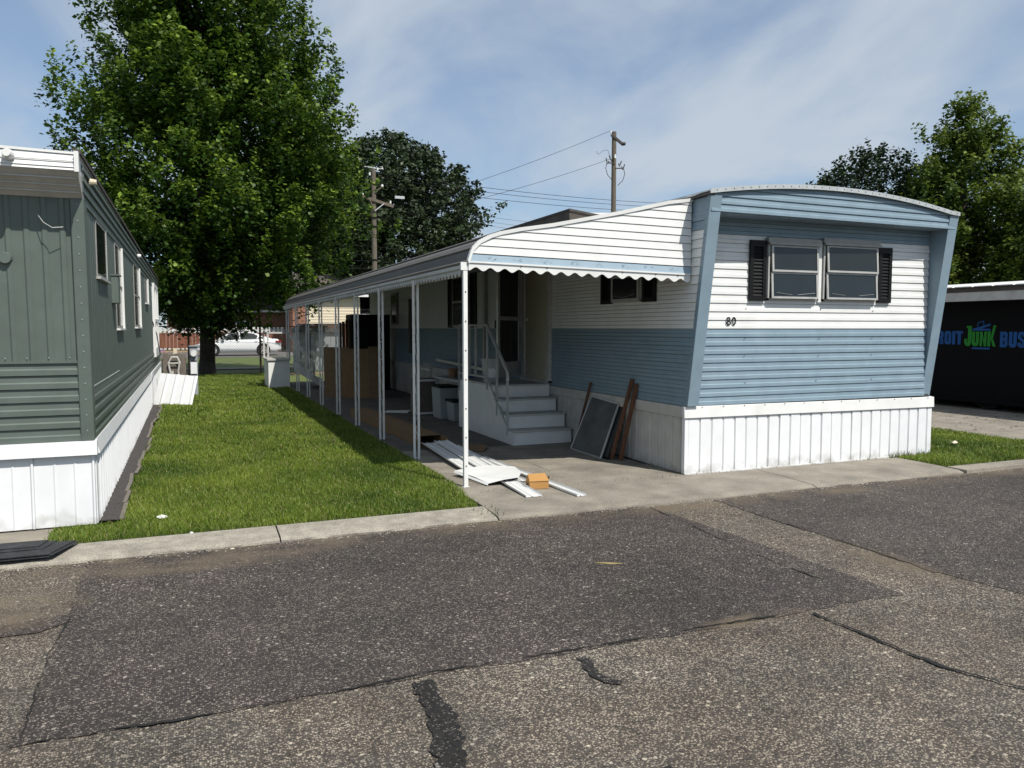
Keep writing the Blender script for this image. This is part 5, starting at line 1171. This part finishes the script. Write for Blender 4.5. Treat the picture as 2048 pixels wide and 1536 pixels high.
# flowers
fl = thing('flower_bed', 'pink and lilac flowers beside the green home far corner', 'flowers', (-.6, 40, 0))
V_ = MB(); r4 = random.Random(9)
for i in range(60): V_.ball((-2.0+r4.gauss(0,.25), 42+r4.uniform(-.3,.3), .45+r4.gauss(0,.08)), .045, 4)
V_.build('pink_bloom', M['pink'], fl, kind='stuff', recalc=False)
V_ = MB()
for i in range(50): V_.ball((-1.45+r4.gauss(0,.10), 42+r4.uniform(-.3,.3), .55+r4.gauss(0,.07)), .045, 4)
V_.build('lilac_bloom', M['lilac'], fl, kind='stuff', recalc=False)

# ------------------------------------------------------------------ poles and wires
def upole(name, label, x, y, top, r0, r1):
    t = thing(name, label, 'utility pole', (x, y, 0)); MB().tube([(x, y, -.1), (x, y, top*.5), (x, y, top)], r0, 12, r1).build('pole_shaft', M['pole'], t, smooth=False); return t
p1 = upole('utility_pole', 'weathered wooden pole with crossarm in front of the dark tree', 10.05, 45, 10.7, .17, .12)
MB().bar((9.25, 44.85, 9.12), (11.15, 44.85, 8.62), .16, .12).build('crossarm', M['pole'], p1)
for s_ in (-.0,): 
    MB().bar((9.75, 44.8, 8.97), (10.05, 44.8, 8.3), .05, .04).build('brace', M['pole'], p1); MB().bar((10.6, 44.8, 8.75), (10.05, 44.8, 8.3), .05, .04).build('brace', M['alu'], p1)
def insul(x, y, z, par, r=.06, h=.16):
    MB().tube([(x,y,z),(x,y,z+h*.4),(x,y,z+h)], r, 8, r*.7).build('insulator', M['porcelain'], par)
insul(9.38, 44.85, 9.18, p1); insul(10.98, 44.85, 8.78, p1); insul(10.25, 44.85, 10.6, p1); insul(10.5, 44.85, 10.7, p1, .08, .12); insul(9.8, 44.85, 10.3, p1)
MB().bar((9.5, 44.9, 10.78), (10.6, 44.9, 10.70), .05, .05).build('top_bracket', M['alu'], p1); MB().bar((10.1, 44.8, 9.4), (10.5, 44.8, 9.7), .06, .05).build('bracket', M['pole'], p1); insul(10.5, 44.8, 9.7, p1, .08, .12)
for z in (7.9, 7.4, 5.5): MB().tube([(10.05, 45, z), (10.05, 45, z+.07)], .19, 10).build('band', M['black'], p1)
MB().tube([(10.25, 44.85, 8.4), (10.45, 44.85, 8.0), (10.4, 44.85, 7.3)], .02, 5).build('cable_loop', M['black'], p1)
MB().box(11.2, 11.75, 44.6, 44.72, 9.05, 9.2).build('lamp_head', M['alu'], p1)
p2 = upole('utility_pole', 'tall bare wooden pole with insulators above the home roof', 27.5, 48, 15.1, .21, .16)
MB().bar((27.2, 47.85, 14.85), (28.15, 47.85, 14.25), .16, .14).build('crossarm', M['dark_metal'], p2)
insul(27.12, 47.8, 14.95, p2, .07, .16); MB().ball((28.15, 47.75, 14.3), .13, 8).build('end_knob', M['dark_metal'], p2)
insul(27.42, 47.7, 13.25, p2, .08, .26)
for sx_, zz in ((-1, 12.9), (1, 12.6)):
    for k in range(4):
        a = (27.5+sx_*(.25+.13*k), 47.8, zz+.35-.1*k); MB().bar(a, (a[0]+sx_*.10, 47.8, a[2]+(.28 if k % 2 else -.22)), .06, .05).build('cutout', M['dark_metal'], p2)
    MB().tube([(27.5+sx_*.65, 47.8, zz+.1), (27.5+sx_*.75, 47.8, zz-.35), (27.5+sx_*.6, 47.8, zz-.8), (27.5+sx_*.2, 47.8, zz-1.15)], .022, 5).build('jumper_cable', M['black'], p2)
    MB().bar((27.5, 47.85, zz), (27.5+sx_*.55, 47.85, zz+.05), .07, .07).build('bracket', M['dark_metal'], p2)
MB().tube([(25.95,47.7,13.6),(26.1,47.7,13.4),(26.5,47.7,13.7),(26.85,47.7,13.75),(27.1,47.7,13.1)], .014, 4).build('jumper_cable', M['black'], p2)
def wire(a, b, sag, label, r=.016, group='overhead power lines'):
    a = Vector(a); b = Vector(b); pts = [a.lerp(b, t)-Vector((0,0,sag*4*t*(1-t))) for t in np.linspace(0, 1, 14)]
    o = MB().tube(pts, r, 4, cap=False).build('power_line', M['black'], recalc=False); return tag(o, label, 'wire', group)
wire((27.1,47.8,15.1),(10.5,52,8.9), .35, 'upper cable slanting down left from the top of the bare pole')
wire((27.1,47.8,13.2),(10.8,50,8.3), .35, 'lower cable slanting down left from the bare pole insulators')
gl = 'thin cable running across the sky behind the home roof'
for i, (za, zb2) in enumerate(((10.72,9.35),(10.45,9.05),(10.05,8.72))): wire((10.2,46,za),(44,52,zb2+2.3), .55, ('topmost','middle','lowest')[i]+' of the three dark cables running right from the crossarm pole', .017)
gl2 = 'thinner faint cable low over the home roof'
for i, (za, zb2) in enumerate(((9.25,9.0),(8.95,8.6),(8.75,8.2))): wire((10.2,46,za),(40,58,zb2+1.2), .6, ('topmost','middle','lowest')[i]+' of the three faint cables low over the home roof', .010, 'faint low cables')
gl3 = 'cable crossing the dark tree below the crossarm'
for i, (z_, dz) in enumerate(((6.35,.1),(5.85,.1),(5.5,.05),(5.05,.08))): lv = ('topmost','second','third','lowest')[i]; wire((-18,45,z_+1.6),(10.05,45,z_-.03), .45, lv+' of four cables meeting the crossarm pole from the left', .018, 'cables on the left of the crossarm pole'); wire((10.05,45,z_-.03),(30,44,z_-1.1), .35, lv+' of four cables leaving the crossarm pole low to the right', .014, 'cables on the left of the crossarm pole')

# ------------------------------------------------------------------ trees
def tree(name, label, base, prof, m, n_shoot, per, leaf, trunk_r, seed, limb_top, up=.55, shoot=.7, lump=.12, inner=.35, sx=1, cat='tree', nl=46, droop=.5, cx=0, thick=.17, nbr=0, spread=.55):
    rg = np.random.default_rng(seed); t = thing(name, label, cat, base); bx, by, bz = base
    zs = np.array([p[0] for p in prof]); rs = np.array([p[1] for p in prof]); zmin, zmax = zs[0], zs[-1]
    # trunk and limbs
    mb = MB(); mb.tube([(bx+.04*math.sin(z*1.1), by, z) for z in np.linspace(0, limb_top, 12)], trunk_r, 12, trunk_r*.18)
    mb.tube([(bx, by, -.15), (bx, by, .0), (bx, by, .5)], trunk_r*1.3, 12, trunk_r*.97)
    mb.build('trunk', M['bark'], t, smooth=True)
    lb = MB(); rl = random.Random(seed)
    for i in range(nl):
        z0 = zmin*.9+(limb_top*.9-zmin*.9)*(i/nl)**1.1; a = i*2.4+rl.uniform(-.4,.4); zt = min(zmax*.97, z0+rl.uniform(.8, 2.6)); r_ = float(np.interp(zt, zs, rs))*rl.uniform(.6,.85)
        pts = [(bx+r_*u*math.cos(a)*sx, by+r_*u*math.sin(a), z0+(zt-z0)*u**1.3) for u in (0,.3,.6,1)]; lb.tube(pts, max(.02, trunk_r*.20*(1-z0/zmax)+.015), 5, .008, cap=False)
    lb.build('limbs', M['bark'], t, recalc=False)
    # shoots
    n_all = n_shoot; n_shoot = nbr or n_shoot
    w = rs+.4; cdf = np.cumsum(np.interp(np.linspace(zmin, zmax, 200), zs, w)); cdf /= cdf[-1]
    z = np.interp(rg.uniform(0,1,n_shoot), cdf, np.linspace(zmin, zmax, 200)); a = rg.uniform(0, 2*np.pi, n_shoot)
    lumpf = 1+lump*(np.sin(a*5+z*1.1+seed)*np.sin(z*1.9+a*2+seed*2))+lump*.6*np.sin(a*11+z*3.7)
    R = np.interp(z, zs, rs)*lumpf; k = np.where(rg.uniform(0,1,n_shoot) < inner, rg.uniform(.25,.85,n_shoot), rg.uniform(.82,1.04,n_shoot))
    px, py = bx+cx*np.clip(z/5,0,1)+R*k*np.cos(a)*sx, by+R*k*np.sin(a)
    if nbr:
        own = rg.integers(0, nbr, n_all); a = a[own]+rg.normal(0,.06,n_all); k = k[own]; bz_ = z[own]
        off = rg.normal(0, 1, (n_all,3))*np.array([spread, spread, spread*.42])
        out_ = rg.uniform(-1.5, .55, n_all)*spread*1.5
        px = px[own]+off[:,0]+out_*np.cos(a); py = py[own]+off[:,1]+out_*np.sin(a); z = bz_+off[:,2]+out_*.45; n_shoot = n_all
    dirv = np.column_stack([np.cos(a)*(1-up), np.sin(a)*(1-up), np.full(n_shoot, up)])+rg.normal(0,.16,(n_shoot,3)); dirv /= np.linalg.norm(dirv,axis=1)[:,None]
    L_ = shoot*rg.uniform(.5,1.3,n_shoot)
    P = np.column_stack([px, py, z])
    idx = np.repeat(np.arange(n_shoot), per); N_ = len(idx); s_ = rg.uniform(-.35, .65, N_)
    C = P[idx]+dirv[idx]*(L_[idx]*s_)[:,None]+rg.normal(0, 1, (N_,3))*(shoot*thick*(1.15-np.clip(s_,0,1))[:,None])
    nrm = rg.normal(0,.55,(N_,3)); nrm[:,2] += .75; nrm += dirv[idx]*.35; nrm /= np.linalg.norm(nrm,axis=1)[:,None]
    u = np.cross(nrm, rg.normal(0,1,(N_,3))); u /= np.linalg.norm(u,axis=1)[:,None]; v = np.cross(nrm, u)
    sz = leaf*rg.uniform(.6,1.35,N_)[:,None]
    q0 = C-u*sz*.5; q1 = C+v*sz*.42-np.array([0,0,1])*sz*.10*droop; q2 = C+u*sz*.6-np.array([0,0,1])*sz*.30*droop; q3 = C-v*sz*.42-np.array([0,0,1])*sz*.10*droop
    V = np.stack([q0,q1,q2,q3],1).reshape(-1,3)-np.array(base); i = np.arange(N_)*4; F = np.concatenate([np.stack([i,i+1,i+2],1), np.stack([i,i+2,i+3],1)])
    o = mesh_np('crown', V, F, m, parent=t)
    tv = np.repeat(np.clip((s_-.05)/.45, 0, 1)*np.clip((k[idx]-.7)/.25, 0, 1)*rg.uniform(.15,1,N_), 4).astype(np.float32)  # paler young tips on outer shoots, also painting lit edges into the crown
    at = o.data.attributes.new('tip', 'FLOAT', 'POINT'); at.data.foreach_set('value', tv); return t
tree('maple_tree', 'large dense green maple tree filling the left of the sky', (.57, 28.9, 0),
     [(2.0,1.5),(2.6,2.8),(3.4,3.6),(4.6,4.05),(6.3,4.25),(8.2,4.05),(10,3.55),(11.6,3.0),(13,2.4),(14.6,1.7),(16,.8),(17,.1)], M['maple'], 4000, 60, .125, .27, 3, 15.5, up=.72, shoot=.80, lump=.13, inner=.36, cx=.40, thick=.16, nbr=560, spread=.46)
tree('oak_tree', 'broad dark green tree behind the utility pole with crossarm', (15.2, 62, 0),
     [(3.5,2.5),(5,5.2),(7,6.7),(9,7.0),(11,6.6),(13,5.6),(15,4.0),(16.0,2.2),(16.8,.5)], M['oak'], 1500, 46, .27, .5, 8, 14, up=.35, shoot=1.2, lump=.22, inner=.4)
tree('oak_tree', 'second dark tree merging behind the large maple', (9.2, 66, 0),
     [(3.5,2.5),(6,5.2),(10,6.0),(13,5.5),(16,4.0),(17.3,1.5),(18.2,.3)], M['oak'], 1000, 36, .30, .5, 18, 15, up=.35, shoot=1.2, lump=.20, inner=.35)
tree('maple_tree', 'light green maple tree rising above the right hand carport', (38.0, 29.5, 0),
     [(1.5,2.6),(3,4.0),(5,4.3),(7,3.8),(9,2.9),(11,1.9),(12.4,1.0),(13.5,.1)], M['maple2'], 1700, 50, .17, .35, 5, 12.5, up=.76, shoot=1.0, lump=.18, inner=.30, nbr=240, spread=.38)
tree('evergreen_tree', 'dark green low tree left of the light green maple', (38.2, 35.6, 0),
     [(1.5,3.5),(4,5.4),(6,5.6),(8,5.2),(9.6,4.0),(11.0,2.4),(12.0,.6)], M['conifer'], 1100, 40, .20, .35, 15, 10, up=.75, shoot=1.0, lump=.14, inner=.3)
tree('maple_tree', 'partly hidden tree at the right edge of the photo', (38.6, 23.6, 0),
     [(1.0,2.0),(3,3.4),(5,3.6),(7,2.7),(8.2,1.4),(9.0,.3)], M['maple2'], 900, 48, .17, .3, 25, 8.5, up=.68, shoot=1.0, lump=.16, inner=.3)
